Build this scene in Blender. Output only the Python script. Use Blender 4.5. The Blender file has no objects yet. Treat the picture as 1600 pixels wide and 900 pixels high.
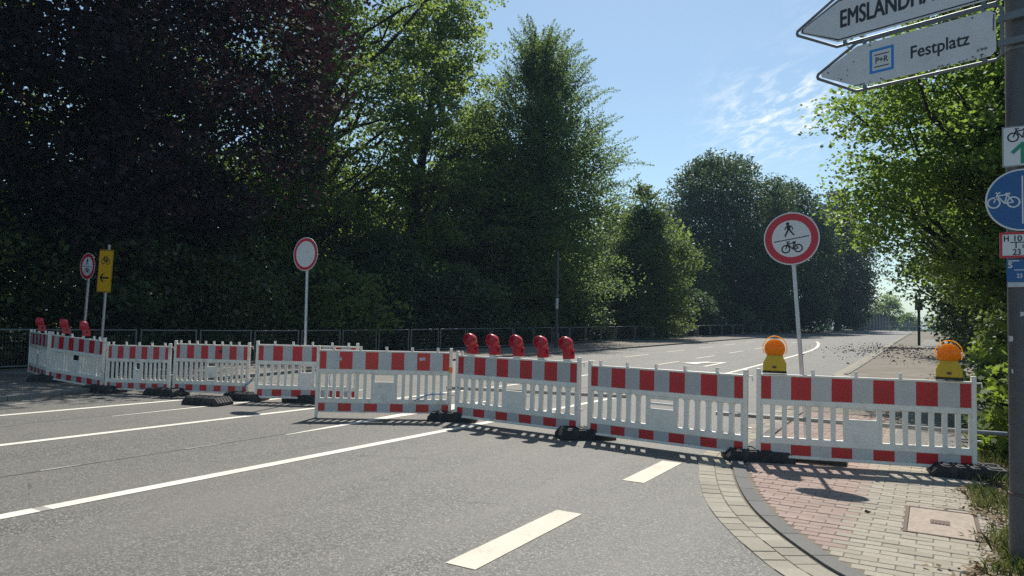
import bpy, bmesh, math, random
import numpy as np
from mathutils import Vector, Matrix

sc = bpy.context.scene
C = sc.collection
PI = math.pi

# ------------------------------------------------------------------ camera
# The street runs along +Y.  The camera stands in the mouth of a side street.
YAW, PITCH, ROLL = math.radians(30.4), math.atan(58 / 1120), 0.024
F0 = Vector((-math.sin(YAW), math.cos(YAW), 0)); UP = Vector((0, 0, 1))
R0 = Vector((math.cos(YAW), math.sin(YAW), 0))
FW = F0 * math.cos(PITCH) + UP * math.sin(PITCH)
U0 = UP * math.cos(PITCH) - F0 * math.sin(PITCH)
RT = R0 * math.cos(ROLL) + U0 * math.sin(ROLL)
U1 = U0 * math.cos(ROLL) - R0 * math.sin(ROLL)
cam_data = bpy.data.cameras.new('camera')
cam = bpy.data.objects.new('camera', cam_data); C.objects.link(cam)
cam.matrix_world = Matrix(((RT.x, U1.x, -FW.x, 0), (RT.y, U1.y, -FW.y, 0), (RT.z, U1.z, -FW.z, 1.43), (0, 0, 0, 1)))
cam_data.sensor_width = 36; cam_data.lens = 36 * 1120 / 1600
cam_data.clip_end = 5000; cam_data.clip_start = 0.05
sc.camera = cam

# ------------------------------------------------------------------ light
SUN_EL, SUN_AZ = math.radians(55.5), math.radians(-20.4)      # azimuth clockwise from +Y
world = bpy.data.worlds.new('World'); sc.world = world; world.use_nodes = True
wn, wl = world.node_tree.nodes, world.node_tree.links
wn.clear()
wo = wn.new('ShaderNodeOutputWorld'); bg = wn.new('ShaderNodeBackground'); sky = wn.new('ShaderNodeTexSky')
sky.sky_type = 'NISHITA'; sky.sun_disc = False
sky.sun_elevation = SUN_EL; sky.sun_rotation = SUN_AZ % (2 * PI)
sky.air_density = 1.0; sky.dust_density = 0.6; sky.ozone_density = 0.4
SKY_STRENGTH = 0.088
bg.inputs['Strength'].default_value = SKY_STRENGTH
tc = wn.new('ShaderNodeTexCoord')
def wmath(op, a, b=None, clamp=False):
    n = wn.new('ShaderNodeMath'); n.operation = op; n.use_clamp = clamp
    for i, v in enumerate((a, b)):
        if v is None: continue
        if isinstance(v, (int, float)): n.inputs[i].default_value = v
        else: wl.new(v, n.inputs[i])
    return n.outputs[0]
def wdot(vec, d):
    n = wn.new('ShaderNodeVectorMath'); n.operation = 'DOT_PRODUCT'; wl.new(vec, n.inputs[0]); n.inputs[1].default_value = d
    return n.outputs['Value']
# thin cirrus clouds: noise on the sky directions, planar projection on a high layer
sepw = wn.new('ShaderNodeSeparateXYZ'); wl.new(tc.outputs['Generated'], sepw.inputs[0])
zc = wmath('MAXIMUM', sepw.outputs['Z'], 0.04)
px_ = wmath('DIVIDE', sepw.outputs['X'], zc); py_ = wmath('DIVIDE', sepw.outputs['Y'], zc)
cmb = wn.new('ShaderNodeCombineXYZ'); wl.new(px_, cmb.inputs[0]); wl.new(py_, cmb.inputs[1])
mp0 = wn.new('ShaderNodeMapping'); mp0.inputs['Rotation'].default_value = (0, 0, math.radians(58)); wl.new(cmb.outputs[0], mp0.inputs[0])
mpw = wn.new('ShaderNodeMapping'); mpw.inputs['Scale'].default_value = (1.15, 2.6, 1)
wl.new(mp0.outputs[0], mpw.inputs[0])
nz = wn.new('ShaderNodeTexNoise'); nz.inputs['Scale'].default_value = 4.2; nz.inputs['Detail'].default_value = 9; nz.inputs['Roughness'].default_value = 0.66
nz.inputs['Distortion'].default_value = 0.5
wl.new(mpw.outputs[0], nz.inputs['Vector'])
nb = wn.new('ShaderNodeTexNoise'); nb.inputs['Scale'].default_value = 0.42; nb.inputs['Detail'].default_value = 3
mpb = wn.new('ShaderNodeMapping'); mpb.inputs['Location'].default_value = (3.1, 1.7, 0); wl.new(cmb.outputs[0], mpb.inputs[0]); wl.new(mpb.outputs[0], nb.inputs['Vector'])
fine = wmath('MULTIPLY', wmath('SUBTRACT', nz.outputs['Fac'], 0.46, True), 4.4, True)
broad = wmath('MULTIPLY', wmath('SUBTRACT', nb.outputs['Fac'], 0.64, True), 1.2, True)
def patch(d, w):
    v = wdot(tc.outputs['Generated'], d)
    return wmath('POWER', wmath('MAXIMUM', v, 0.0), w)
spot = wmath('ADD', patch((-0.195, 0.942, 0.272), 650), wmath('MULTIPLY', patch((-0.135, 0.912, 0.386), 2200), 0.5))
spot = wmath('ADD', wmath('ADD', spot, wmath('MULTIPLY', patch((-0.125, 0.952, 0.282), 1100), 0.45)), broad)
veil = wmath('MULTIPLY', wmath('MULTIPLY', fine, spot), 1.0, True)
mixw = wn.new('ShaderNodeMix'); mixw.data_type = 'RGBA'
wb = wn.new('ShaderNodeMix'); wb.data_type = 'RGBA'; wb.blend_type = 'MULTIPLY'; wb.inputs['Factor'].default_value = 1
wl.new(sky.outputs['Color'], wb.inputs['A']); wb.inputs['B'].default_value = (.90, 1.015, 1.0, 1)
wl.new(veil, mixw.inputs['Factor']); wl.new(wb.outputs['Result'], mixw.inputs['A'])
mixw.inputs['B'].default_value = (8.5, 8.9, 9.2, 1)
wl.new(mixw.outputs['Result'], bg.inputs['Color']); wl.new(bg.outputs[0], wo.inputs['Surface'])

sd = bpy.data.lights.new('sun', 'SUN'); sd.energy = 4.2; sd.angle = math.radians(0.53); sd.color = (1, 0.945, 0.86)
sun = bpy.data.objects.new('sun', sd); C.objects.link(sun)
sun_dir = Vector((math.sin(SUN_AZ) * math.cos(SUN_EL), math.cos(SUN_AZ) * math.cos(SUN_EL), math.sin(SUN_EL)))
sun.rotation_euler = sun_dir.to_track_quat('Z', 'Y').to_euler()
sc.view_settings.view_transform = 'Standard'; sc.view_settings.look = 'None'
sc.view_settings.exposure = 0.55; sc.view_settings.gamma = 1
sc.render.engine = 'CYCLES'
sc.cycles.max_bounces = 10; sc.cycles.diffuse_bounces = 6; sc.cycles.transmission_bounces = 6; sc.cycles.transparent_max_bounces = 8
sc.cycles.use_denoising = False; sc.cycles.sample_clamp_indirect = 3.0

# ------------------------------------------------------------------ helpers
def terr(s):
    s = np.asarray(s, float)
    t = np.maximum(0, s - 15)
    z = .018 * (t - 4 * (1 - np.exp(-t / 4)))
    u = np.maximum(0, s - 128)
    return z - .018 * u - np.minimum(.00008 * u * u, .01 * u)
def tz(s): return float(terr(s))

def tag(o, label=None, cat=None, group=None, kind=None):
    if label: o['label'] = label
    if cat: o['category'] = cat
    if group: o['group'] = group
    if kind: o['kind'] = kind
    return o
def thing(name, label, cat, loc, rz=0, group=None):
    o = bpy.data.objects.new(name, None); C.objects.link(o)
    o.empty_display_size = .2
    o.location = loc; o.rotation_euler = (0, 0, rz)
    return tag(o, label, cat, group)
def link(name, me, parent=None, loc=None, rot=None):
    o = bpy.data.objects.new(name, me); C.objects.link(o)
    if parent is not None: o.parent = parent
    if loc is not None: o.location = loc
    if rot is not None: o.rotation_euler = rot
    return o
def copy_tree(o, parent=None):
    c = o.copy(); C.objects.link(c)
    if parent is not None: c.parent = parent
    for ch in o.children: copy_tree(ch, c)
    return c

class MB:
    def __init__(s): s.v = []; s.f = []; s.m = []; s.mi = 0
    def add(s, vs, fs):
        b = len(s.v); s.v += [tuple(map(float, p)) for p in vs]
        for f in fs: s.f.append([b + i for i in f]); s.m.append(s.mi)
        return s
    def box(s, x0, x1, y0, y1, z0, z1):
        return s.add([(x0, y0, z0), (x1, y0, z0), (x1, y1, z0), (x0, y1, z0), (x0, y0, z1), (x1, y0, z1), (x1, y1, z1), (x0, y1, z1)],
                     [(0, 3, 2, 1), (4, 5, 6, 7), (0, 1, 5, 4), (1, 2, 6, 5), (2, 3, 7, 6), (3, 0, 4, 7)])
    def prism_xz(s, pts, y0, y1):          # outline in the XZ plane (counter-clockwise seen from -Y), extruded along Y
        n = len(pts)
        vs = [(x, y0, z) for x, z in pts] + [(x, y1, z) for x, z in pts]
        return s.add(vs, [tuple(range(n)), tuple(range(2 * n - 1, n - 1, -1))] + [(i, i + n, (i + 1) % n + n, (i + 1) % n) for i in range(n)])
    def prism_xy(s, pts, z0, z1):
        n = len(pts)
        vs = [(x, y, z0) for x, y in pts] + [(x, y, z1) for x, y in pts]
        return s.add(vs, [tuple(range(n - 1, -1, -1)), tuple(range(n, 2 * n))] + [(i, (i + 1) % n, (i + 1) % n + n, i + n) for i in range(n)])
    def flat_xz(s, pts, y):
        return s.add([(x, y, z) for x, z in pts], [tuple(range(len(pts)))])
    def stroke(s, p, q, w, y):             # a flat bar in the XZ plane
        dx, dz = q[0] - p[0], q[1] - p[1]; l = math.hypot(dx, dz) or 1; nx, nz = -dz / l * w / 2, dx / l * w / 2
        return s.flat_xz([(p[0] - nx, p[1] - nz), (q[0] - nx, q[1] - nz), (q[0] + nx, q[1] + nz), (p[0] + nx, p[1] + nz)], y)
    def ring_xz(s, cx, cz, r0, r1, y, n=40):
        if r0 <= 0: return s.flat_xz([(cx + r1 * math.cos(2 * PI * i / n), cz + r1 * math.sin(2 * PI * i / n)) for i in range(n)], y)
        vs = []
        for i in range(n):
            a = 2 * PI * i / n
            vs += [(cx + r0 * math.cos(a), y, cz + r0 * math.sin(a)), (cx + r1 * math.cos(a), y, cz + r1 * math.sin(a))]
        return s.add(vs, [(2 * i, 2 * i + 1, (2 * i + 3) % (2 * n), (2 * i + 2) % (2 * n)) for i in range(n)])
    def tube(s, pts, radii, n=8, caps=True):
        pts = [np.array(p, float) for p in pts]
        if not hasattr(radii, '__len__'): radii = [radii] * len(pts)
        b = len(s.v); prev = None
        for i, p in enumerate(pts):
            t = pts[min(i + 1, len(pts) - 1)] - pts[max(i - 1, 0)]; t /= (np.linalg.norm(t) + 1e-9)
            if prev is None:
                a = np.array((0, 0, 1.)) if abs(t[2]) < .9 else np.array((1., 0, 0))
                u = np.cross(t, a); u /= np.linalg.norm(u)
            else:
                u = prev - t * prev.dot(t); u /= (np.linalg.norm(u) + 1e-9)
            prev = u; v = np.cross(t, u)
            for k in range(n):
                a = 2 * PI * k / n
                s.v.append(tuple(p + radii[i] * (math.cos(a) * u + math.sin(a) * v)))
        for i in range(len(pts) - 1):
            for k in range(n):
                s.f.append([b + i * n + k, b + i * n + (k + 1) % n, b + (i + 1) * n + (k + 1) % n, b + (i + 1) * n + k]); s.m.append(s.mi)
        if caps:
            s.f.append([b + k for k in range(n)][::-1]); s.m.append(s.mi)
            e = b + (len(pts) - 1) * n
            s.f.append([e + k for k in range(n)]); s.m.append(s.mi)
        return s
    def lathe_y(s, prof, n=24, cx=0, cz=0):   # profile (radius, y) turned about the Y axis
        b = len(s.v)
        for r, y in prof:
            for k in range(n):
                a = 2 * PI * k / n; s.v.append((cx + r * math.cos(a), y, cz + r * math.sin(a)))
        for i in range(len(prof) - 1):
            for k in range(n):
                s.f.append([b + i * n + k, b + i * n + (k + 1) % n, b + (i + 1) * n + (k + 1) % n, b + (i + 1) * n + k]); s.m.append(s.mi)
        s.f.append([b + k for k in range(n)][::-1]); s.m.append(s.mi)
        e = b + (len(prof) - 1) * n
        s.f.append([e + k for k in range(n)]); s.m.append(s.mi)
        return s
    def mesh(s, name, mats, smooth=False, fix=False):
        me = bpy.data.meshes.new(name); me.from_pydata(s.v, [], s.f)
        for m in (mats if isinstance(mats, (list, tuple)) else [mats]): me.materials.append(m)
        me.polygons.foreach_set('material_index', s.m)
        if fix:
            bm = bmesh.new(); bm.from_mesh(me); bmesh.ops.recalc_face_normals(bm, faces=bm.faces); bm.to_mesh(me); bm.free()
        if smooth:
            me.polygons.foreach_set('use_smooth', [True] * len(me.polygons))
            try: me.set_sharp_from_angle(angle=math.radians(40))
            except Exception: pass
        me.update(); return me
    def build(s, name, mats, parent=None, smooth=False, bevel=0, loc=None, rot=None, fix=False):
        o = link(name, s.mesh(name, mats, smooth, fix), parent, loc, rot)
        if bevel:
            b = o.modifiers.new('bevel', 'BEVEL'); b.width = bevel; b.segments = 2; b.limit_method = 'ANGLE'; b.angle_limit = math.radians(40)
        return o

def text_mesh(body, size, sx=1.0, bold=0.0, align='LEFT'):
    cu = bpy.data.curves.new('lettering', 'FONT'); cu.body = body; cu.size = size; cu.align_x = align; cu.offset = bold
    o = bpy.data.objects.new('lettering', cu); C.objects.link(o)
    dg = bpy.context.evaluated_depsgraph_get(); dg.update()
    me = bpy.data.meshes.new_from_object(o.evaluated_get(dg))
    bpy.data.objects.remove(o); bpy.data.curves.remove(cu)
    me.transform(Matrix(((sx, 0, 0, 0), (0, 0, -1, 0), (0, 1, 0, 0), (0, 0, 0, 1))))
    return me
def text(name, body, size, mat, parent, loc, sx=1.0, weight=0.0, align='LEFT'):
    me = text_mesh(body, size, sx, 0, align); me.name = name
    if weight:
        bm = bmesh.new(); bm.from_mesh(me); src = list(bm.faces)
        for k, (dx, dz) in enumerate(((weight, 0), (-weight, 0), (0, weight), (0, -weight))):
            d = bmesh.ops.duplicate(bm, geom=src)['geom']
            bmesh.ops.translate(bm, vec=(dx, -.00008 * (k + 1), dz), verts=[q for q in d if isinstance(q, bmesh.types.BMVert)])
        bm.to_mesh(me); bm.free()
    me.materials.clear(); me.materials.append(mat)
    return link(name, me, parent, loc)

# ------------------------------------------------------------------ materials
class NT:
    def __init__(s, name):
        s.m = bpy.data.materials.new(name); s.m.use_nodes = True; s.t = s.m.node_tree; s.n = s.t.nodes; s.l = s.t.links
        s.p = s.n['Principled BSDF']; s.out = s.n['Material Output']; s._tc = None
    def put(s, v, sock):
        if hasattr(v, 'is_output') or hasattr(v, 'links'): s.l.new(v, sock)
        else: sock.default_value = v if not isinstance(v, tuple) or len(v) != 3 or sock.type != 'RGBA' else (*v, 1)
    def coord(s):
        if s._tc is None: s._tc = s.n.new('ShaderNodeTexCoord')
        return s._tc.outputs['Object']
    def worldpos(s): return s.n.new('ShaderNodeNewGeometry').outputs['Position']
    def map(s, vec, scale=(1, 1, 1), rot=(0, 0, 0), loc=(0, 0, 0)):
        m = s.n.new('ShaderNodeMapping'); s.l.new(vec, m.inputs[0]); m.inputs['Scale'].default_value = scale; m.inputs['Rotation'].default_value = rot; m.inputs['Location'].default_value = loc
        return m.outputs[0]
    def noise(s, scale, detail=4, rough=.55, vec=None, out='Fac', dist=0):
        n = s.n.new('ShaderNodeTexNoise'); n.inputs['Scale'].default_value = scale; n.inputs['Detail'].default_value = detail; n.inputs['Roughness'].default_value = rough; n.inputs['Distortion'].default_value = dist
        s.l.new(vec if vec is not None else s.coord(), n.inputs['Vector']); return n.outputs[out]
    def voro(s, scale, vec=None, out='Color', feature='F1'):
        n = s.n.new('ShaderNodeTexVoronoi'); n.feature = feature; n.inputs['Scale'].default_value = scale
        s.l.new(vec if vec is not None else s.coord(), n.inputs['Vector']); return n.outputs[out]
    def ramp(s, fac, stops, interp='LINEAR'):
        r = s.n.new('ShaderNodeValToRGB'); r.color_ramp.interpolation = interp; s.l.new(fac, r.inputs[0])
        e = r.color_ramp.elements
        while len(e) > 1: e.remove(e[-1])
        e[0].position = stops[0][0]; e[0].color = col4(stops[0][1])
        for p, c in stops[1:]:
            q = e.new(p); q.color = col4(c)
        return r.outputs['Color']
    def mix(s, fac, a, b, mode='MIX'):
        n = s.n.new('ShaderNodeMix'); n.data_type = 'RGBA'; n.blend_type = mode
        s.put(fac, n.inputs['Factor']); s.put(col4(a), n.inputs['A']); s.put(col4(b), n.inputs['B']); return n.outputs['Result']
    def math(s, op, a, b=0.0, clamp=False):
        n = s.n.new('ShaderNodeMath'); n.operation = op; n.use_clamp = clamp; s.put(a, n.inputs[0]); s.put(b, n.inputs[1]); return n.outputs[0]
    def sep(s, vec):
        n = s.n.new('ShaderNodeSeparateXYZ'); s.l.new(vec, n.inputs[0]); return n.outputs
    def bump(s, h, strength=.3, dist=.01):
        b = s.n.new('ShaderNodeBump'); b.inputs['Strength'].default_value = strength; b.inputs['Distance'].default_value = dist
        s.l.new(h, b.inputs['Height']); s.l.new(b.outputs[0], s.p.inputs['Normal'])
    def base(s, c, rough=.6, spec=.5, metal=0.0):
        s.put(col4(c), s.p.inputs['Base Color']); s.put(rough, s.p.inputs['Roughness']); s.p.inputs['Specular IOR Level'].default_value = spec; s.p.inputs['Metallic'].default_value = metal
        return s
    def translucent(s, color, fac):
        t = s.n.new('ShaderNodeBsdfTranslucent'); s.put(col4(color), t.inputs['Color'])
        m = s.n.new('ShaderNodeMixShader'); s.put(fac, m.inputs[0]); s.l.new(s.p.outputs[0], m.inputs[1]); s.l.new(t.outputs[0], m.inputs[2]); s.l.new(m.outputs[0], s.out.inputs['Surface'])
        return s
def col4(c):
    if isinstance(c, (int, float)): return (c, c, c, 1)
    if isinstance(c, tuple) and len(c) == 3: return (*c, 1)
    return c

def m_plain(name, c, rough=.5, spec=.5, metal=0.0, var=.12, scale=14, dirt=None):
    n = NT(name); k = n.noise(scale, 5, .6)
    c2 = tuple(x * (1 - var) for x in c); c3 = tuple(min(1, x * (1 + var)) for x in c)
    colr = n.ramp(k, [(.3, c2), (.7, c3)])
    if dirt:
        d = n.noise(4.5, 8, .72)
        colr = n.mix(n.ramp(d, [(.52, (0, 0, 0)), (.72, (dirt[1],) * 3)]), colr, dirt[0])
        sk = n.noise(1, 7, .75, n.map(n.worldpos(), (9, 9, 2.2)))
        colr = n.mix(n.ramp(sk, [(.60, (0, 0, 0)), (.72, (dirt[1] * .5,) * 3)]), colr, tuple(x * .6 for x in dirt[0]))
    n.base(colr, n.ramp(k, [(.3, (rough * .85,) * 3), (.7, (min(1, rough * 1.15),) * 3)]), spec, metal)
    return n.m

def m_asphalt():
    n = NT('asphalt'); w = n.worldpos()
    agg = n.voro(92, w); ag = n.sep(agg)[0]
    fine = n.noise(190, 3, .7, w); big = n.noise(.45, 6, .62, w); mid = n.noise(2.2, 7, .68, w)
    c = n.ramp(ag, [(0, (.020, .020, .018)), (.30, (.070, .070, .063)), (.72, (.145, .142, .126)), (1, (.31, .30, .265))])
    c = n.mix(n.math('MULTIPLY', fine, .30), c, (.082, .081, .073))
    c = n.mix(n.ramp(big, [(.36, (0, 0, 0)), (.66, (.55,) * 3)]), c, (.152, .144, .122))
    c = n.mix(n.ramp(mid, [(.52, (0, 0, 0)), (.78, (.42,) * 3)]), c, (.095, .095, .093))
    st = n.noise(1.0, 5, .6, n.map(w, (1.6, .05, 1)))                    # polished wheel tracks along the street
    c = n.mix(n.ramp(st, [(.46, (0, 0, 0)), (.66, (.45,) * 3)]), c, (.162, .155, .136))
    oil = n.noise(1.9, 4, .5, n.map(w, (1.2, .25, 1), (0, 0, 0), (5, 3, 0)))
    c = n.mix(n.ramp(oil, [(.62, (0, 0, 0)), (.76, (.45,) * 3)]), c, (.075, .073, .068))
    sp = n.noise(1.1, 9, .82, n.map(w, (.5, 1.1, 1), (0, 0, .5)))         # pale scuffs and dust
    c = n.mix(n.ramp(sp, [(.60, (0, 0, 0)), (.70, (.38,) * 3)]), c, (.235, .222, .188))
    vs_ = n.voro(.55, n.map(w, (1, 1, 0)), 'Distance', 'DISTANCE_TO_EDGE'); ck = n.noise(6, 6, .7, w)
    crack = n.ramp(n.math('ADD', vs_, n.math('MULTIPLY', n.math('SUBTRACT', ck, .5), .06)), [(.0, (1, 1, 1)), (.004, (0, 0, 0))])
    gate = n.ramp(n.noise(.6, 3, .5, n.map(w, (1, 1, 1), (0, 0, 0), (9, 2, 0))), [(.54, (0, 0, 0)), (.60, (.75,) * 3)])
    c = n.mix(n.math('MULTIPLY', n.sep(crack)[0], n.sep(gate)[0]), c, (.05, .05, .05))
    n.base(c, .66, .5); n.bump(ag, .8, .007); return n.m
def m_paint(name='road_paint', c=(.70, .68, .59), wear=.60, bare=.575):
    n = NT(name); w = n.worldpos(); k = n.noise(30, 7, .78, w); b = n.noise(2.6, 5, .6, w)
    f = n.math('ADD', n.math('MULTIPLY', k, .6), n.math('MULTIPLY', b, .4))
    colr = n.ramp(f, [(.30, tuple(x * .55 for x in c)), (.45, tuple(x * .84 for x in c)), (wear, c)])
    bareness = n.math('ADD', n.math('MULTIPLY', n.noise(70, 5, .8, w), .65), n.math('MULTIPLY', n.noise(1.7, 5, .65, w), .35))
    colr = n.mix(n.ramp(bareness, [(bare, (0, 0, 0)), (bare + .04, (.75,) * 3)]), colr, (.17, .165, .15))
    n.base(colr, .7, .35); n.bump(n.sep(n.voro(95, w))[0], .35, .004); return n.m
def m_stone(name, lo, hi, island=True, spread=.5):
    n = NT(name); w = n.worldpos()
    info = n.n.new('ShaderNodeNewGeometry').outputs['Random Per Island']
    oi = n.n.new('ShaderNodeObjectInfo').outputs['Random']
    r = n.math('FRACT', n.math('ADD', info, oi))
    c = n.ramp(r, [(0, lo), (1, hi)])
    g = n.noise(60, 6, .75, w); d = n.noise(2.0, 6, .65, w)
    c = n.mix(n.ramp(g, [(.35, (.5,) * 3), (.65, (0, 0, 0))]), c, tuple(x * .6 for x in lo))
    c = n.mix(n.ramp(d, [(.5, (0, 0, 0)), (.75, (spread,) * 3)]), c, (.17, .16, .13))
    n.base(c, .88, .3); n.bump(g, .4, .004); return n.m
def m_leaf(name, a, b, trans, fac=.42, c3=None, rough=.5, spec=.35):
    n = NT(name); g = n.n.new('ShaderNodeNewGeometry'); r = g.outputs['Random Per Island']
    c = n.ramp(r, [(0, a), (.6, b), (1, c3 or b)])
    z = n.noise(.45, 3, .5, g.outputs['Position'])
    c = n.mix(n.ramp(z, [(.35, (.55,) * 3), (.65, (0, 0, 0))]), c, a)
    n.base(c, rough, spec)
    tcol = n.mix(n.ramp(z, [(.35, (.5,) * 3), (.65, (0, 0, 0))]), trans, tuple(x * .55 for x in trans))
    n.translucent(tcol, fac); return n.m
def m_bark(name, c):
    n = NT(name); w = n.worldpos(); k = n.noise(1, 8, .7, n.map(w, (14, 14, 3)))
    n.base(n.ramp(k, [(.3, tuple(x * .5 for x in c)), (.7, c)]), .9, .2); n.bump(k, .6, .03); return n.m
def m_ground(name, a, b, cc, sc_=3):
    n = NT(name); w = n.worldpos(); k = n.noise(sc_, 8, .7, w); g = n.noise(34, 6, .75, w)
    c = n.ramp(k, [(.3, a), (.55, b), (.75, cc)])
    c = n.mix(n.math('MULTIPLY', g, .6), c, tuple(x * .5 for x in a)); n.base(c, .95, .15); n.bump(g, .6, .03); return n.m

M = {}
M['asphalt'] = m_asphalt()
M['paint'] = m_paint()
M['paint_old'] = m_paint('worn_road_paint', (.64, .585, .475), .66, .585)
M['paint_faint'] = m_paint('faded_road_paint', (.36, .35, .32), .8, .50)
M['joint'] = m_plain('tar_joint', (.055, .054, .052), .7, .4, var=.3, scale=9)
M['gutter'] = m_stone('concrete_gutter_stone', (.27, .25, .20), (.37, .345, .28))
M['kerb'] = m_stone('dark_kerb_stone', (.125, .125, .122), (.17, .168, .16), spread=.45)
M['kerb_grey'] = m_stone('grey_kerb_stone', (.20, .195, .18), (.29, .28, .25))
M['brick_red'] = m_stone('red_paver', (.305, .225, .19), (.36, .275, .237), spread=.65)
M['brick_buff'] = m_stone('buff_paver', (.295, .265, .21), (.375, .34, .275), spread=.4)
M['mortar'] = m_ground('paver_joint_sand', (.20, .175, .135), (.26, .23, .18), (.31, .28, .22), 6)
M['soil'] = m_ground('leafy_soil', (.05, .04, .025), (.11, .085, .05), (.16, .12, .07), 5)
M['wood_floor'] = m_ground('woodland_floor', (.02, .025, .012), (.05, .045, .025), (.07, .06, .035), .7)
M['grass_ground'] = m_ground('far_meadow', (.04, .06, .02), (.07, .09, .03), (.10, .10, .05), .2)
M['walk_far'] = m_ground('grey_pavement', (.19, .175, .15), (.27, .245, .21), (.32, .29, .25), 1.2)
M['white'] = m_plain('white_plastic', (.86, .805, .71), .40, .5, var=.05, scale=5, dirt=((.44, .39, .31), .5))
M['white_b'] = m_plain('yellowed_white_plastic', (.83, .765, .655), .42, .5, var=.06, scale=5, dirt=((.33, .28, .20), .75))
M['sheet_white'] = m_plain('white_reflective_sheet', (.455, .45, .445), .32, .5, var=.05, scale=3, dirt=((.34, .33, .31), .4))
M['sheet_white_b'] = m_plain('clean_white_reflective_sheet', (.56, .545, .52), .32, .5, var=.05, scale=3, dirt=((.40, .38, .34), .4))
M['sheet_red'] = m_plain('red_reflective_sheet', (.52, .018, .024), .32, .5, var=.10, scale=3, dirt=((.22, .03, .03), .5))
M['sheet_red_b'] = m_plain('bright_red_reflective_sheet', (.60, .035, .03), .32, .5, var=.10, scale=3, dirt=((.28, .05, .04), .5))
M['rubber'] = m_plain('black_recycled_rubber', (.028, .028, .030), .7, .4, var=.4, scale=22, dirt=((.13, .12, .105), .6))
M['galv'] = m_plain('galvanised_steel', (.50, .52, .54), .42, .5, .55, var=.15, scale=12)
M['fence_metal'] = m_plain('weathered_fence_metal', (.20, .21, .21), .55, .5, .4, var=.2)
M['pole_paint'] = m_plain('dark_grey_pole_paint', (.085, .088, .095), .55, .45, var=.12, scale=7, dirt=((.17, .165, .155), .45))
M['frame_metal'] = m_plain('grey_sign_frame', (.16, .18, .19), .5, .5, .3, var=.1)
M['black'] = m_plain('black_print', (.016, .016, .02), .5, .4, var=.1)
M['sign_white'] = m_plain('sign_white', (.66, .66, .66), .38, .5, var=.03, scale=6, dirt=((.42, .40, .37), .35))
M['sign_red'] = m_plain('sign_red', (.50, .012, .035), .35, .5, var=.05)
M['sign_back'] = m_plain('aluminium_sign_back', (.45, .46, .47), .45, .5, .6, var=.08)
M['sign_blue'] = m_plain('sign_blue', (.006, .085, .26), .36, .5, var=.06)
M['pr_blue'] = m_plain('parking_blue', (.02, .22, .60), .38, .5, var=.05)
M['sign_yellow'] = m_plain('sign_yellow', (.78, .42, .012), .38, .5, var=.05)
M['sign_green'] = m_plain('arrow_green', (.01, .24, .13), .4, .5, var=.05)
M['letter'] = m_plain('dark_grey_lettering', (.035, .037, .043), .5, .4, var=.1)
M['dirt_print'] = m_plain('algae_dirt', (.14, .13, .12), .8, .2, var=.3)
def m_lens(name, c, t, fac, rough=.22):
    n = NT(name); k = n.noise(9, 4, .6); n.base(n.ramp(k, [(.3, tuple(x * .8 for x in c)), (.7, c)]), rough, .6)
    n.p.inputs['Coat Weight'].default_value = .3; n.translucent(t, fac); return n.m
M['lens_red'] = m_lens('red_lamp_lens', (.62, .012, .035), (.8, .02, .05), .30)
M['lamp_red'] = m_plain('red_lamp_housing', (.50, .018, .035), .38, .5, var=.08)
M['lens_orange'] = m_lens('orange_lamp_lens', (1, .50, .012), (1, .64, .03), .65)
M['lamp_yellow'] = m_plain('yellow_lamp_case', (.62, .40, .015), .42, .5, var=.10, scale=8, dirt=((.25, .17, .03), .5))
M['tape_blue'] = m_plain('blue_tape', (.28, .40, .58), .5, .4, var=.75, scale=26)
M['tape_orange'] = m_plain('orange_band', (.75, .22, .02), .4, .5)
M['sticker'] = m_plain('torn_paper_sticker', (.55, .56, .58), .6, .3, var=.2, scale=20)
M['concrete'] = m_plain('pinkish_concrete', (.33, .275, .225), .9, .25, var=.22, scale=30, dirt=((.17, .14, .11), .5))
M['rust'] = m_plain('rusty_iron', (.11, .075, .06), .75, .4, var=.3)
M['clod'] = m_ground('dry_soil_clod', (.05, .042, .03), (.09, .075, .055), (.14, .115, .09), 8)
M['boards'] = m_plain('dark_weathered_boards', (.05, .045, .042), .85, .25, var=.3, scale=10)
M['wall_dark'] = m_plain('dark_wall_panel', (.10, .105, .11), .7, .3, var=.2)
M['wall_light'] = m_plain('pale_concrete', (.45, .43, .40), .85, .3, var=.12)
M['bark'] = m_bark('grey_brown_bark', (.075, .06, .048))
M['bark_dark'] = m_bark('dark_bark', (.04, .036, .034))
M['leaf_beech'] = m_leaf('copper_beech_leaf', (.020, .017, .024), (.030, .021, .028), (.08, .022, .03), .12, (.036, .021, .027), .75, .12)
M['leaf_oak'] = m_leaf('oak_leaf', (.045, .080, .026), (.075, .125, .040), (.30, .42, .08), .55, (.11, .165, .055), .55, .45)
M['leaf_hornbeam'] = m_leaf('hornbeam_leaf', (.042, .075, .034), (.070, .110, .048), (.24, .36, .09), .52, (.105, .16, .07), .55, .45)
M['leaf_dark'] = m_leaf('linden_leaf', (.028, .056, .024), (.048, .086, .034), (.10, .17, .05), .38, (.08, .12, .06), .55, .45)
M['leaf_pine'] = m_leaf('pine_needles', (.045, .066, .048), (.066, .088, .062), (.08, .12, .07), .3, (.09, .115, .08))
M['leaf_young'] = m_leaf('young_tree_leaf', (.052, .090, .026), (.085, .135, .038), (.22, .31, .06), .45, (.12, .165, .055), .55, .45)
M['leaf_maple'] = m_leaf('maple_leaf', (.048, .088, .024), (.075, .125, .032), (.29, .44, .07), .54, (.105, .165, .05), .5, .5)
M['leaf_shrub'] = m_leaf('shrub_leaf', (.038, .066, .028), (.060, .098, .036), (.13, .20, .045), .40, (.10, .135, .07), .5, .5)
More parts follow.
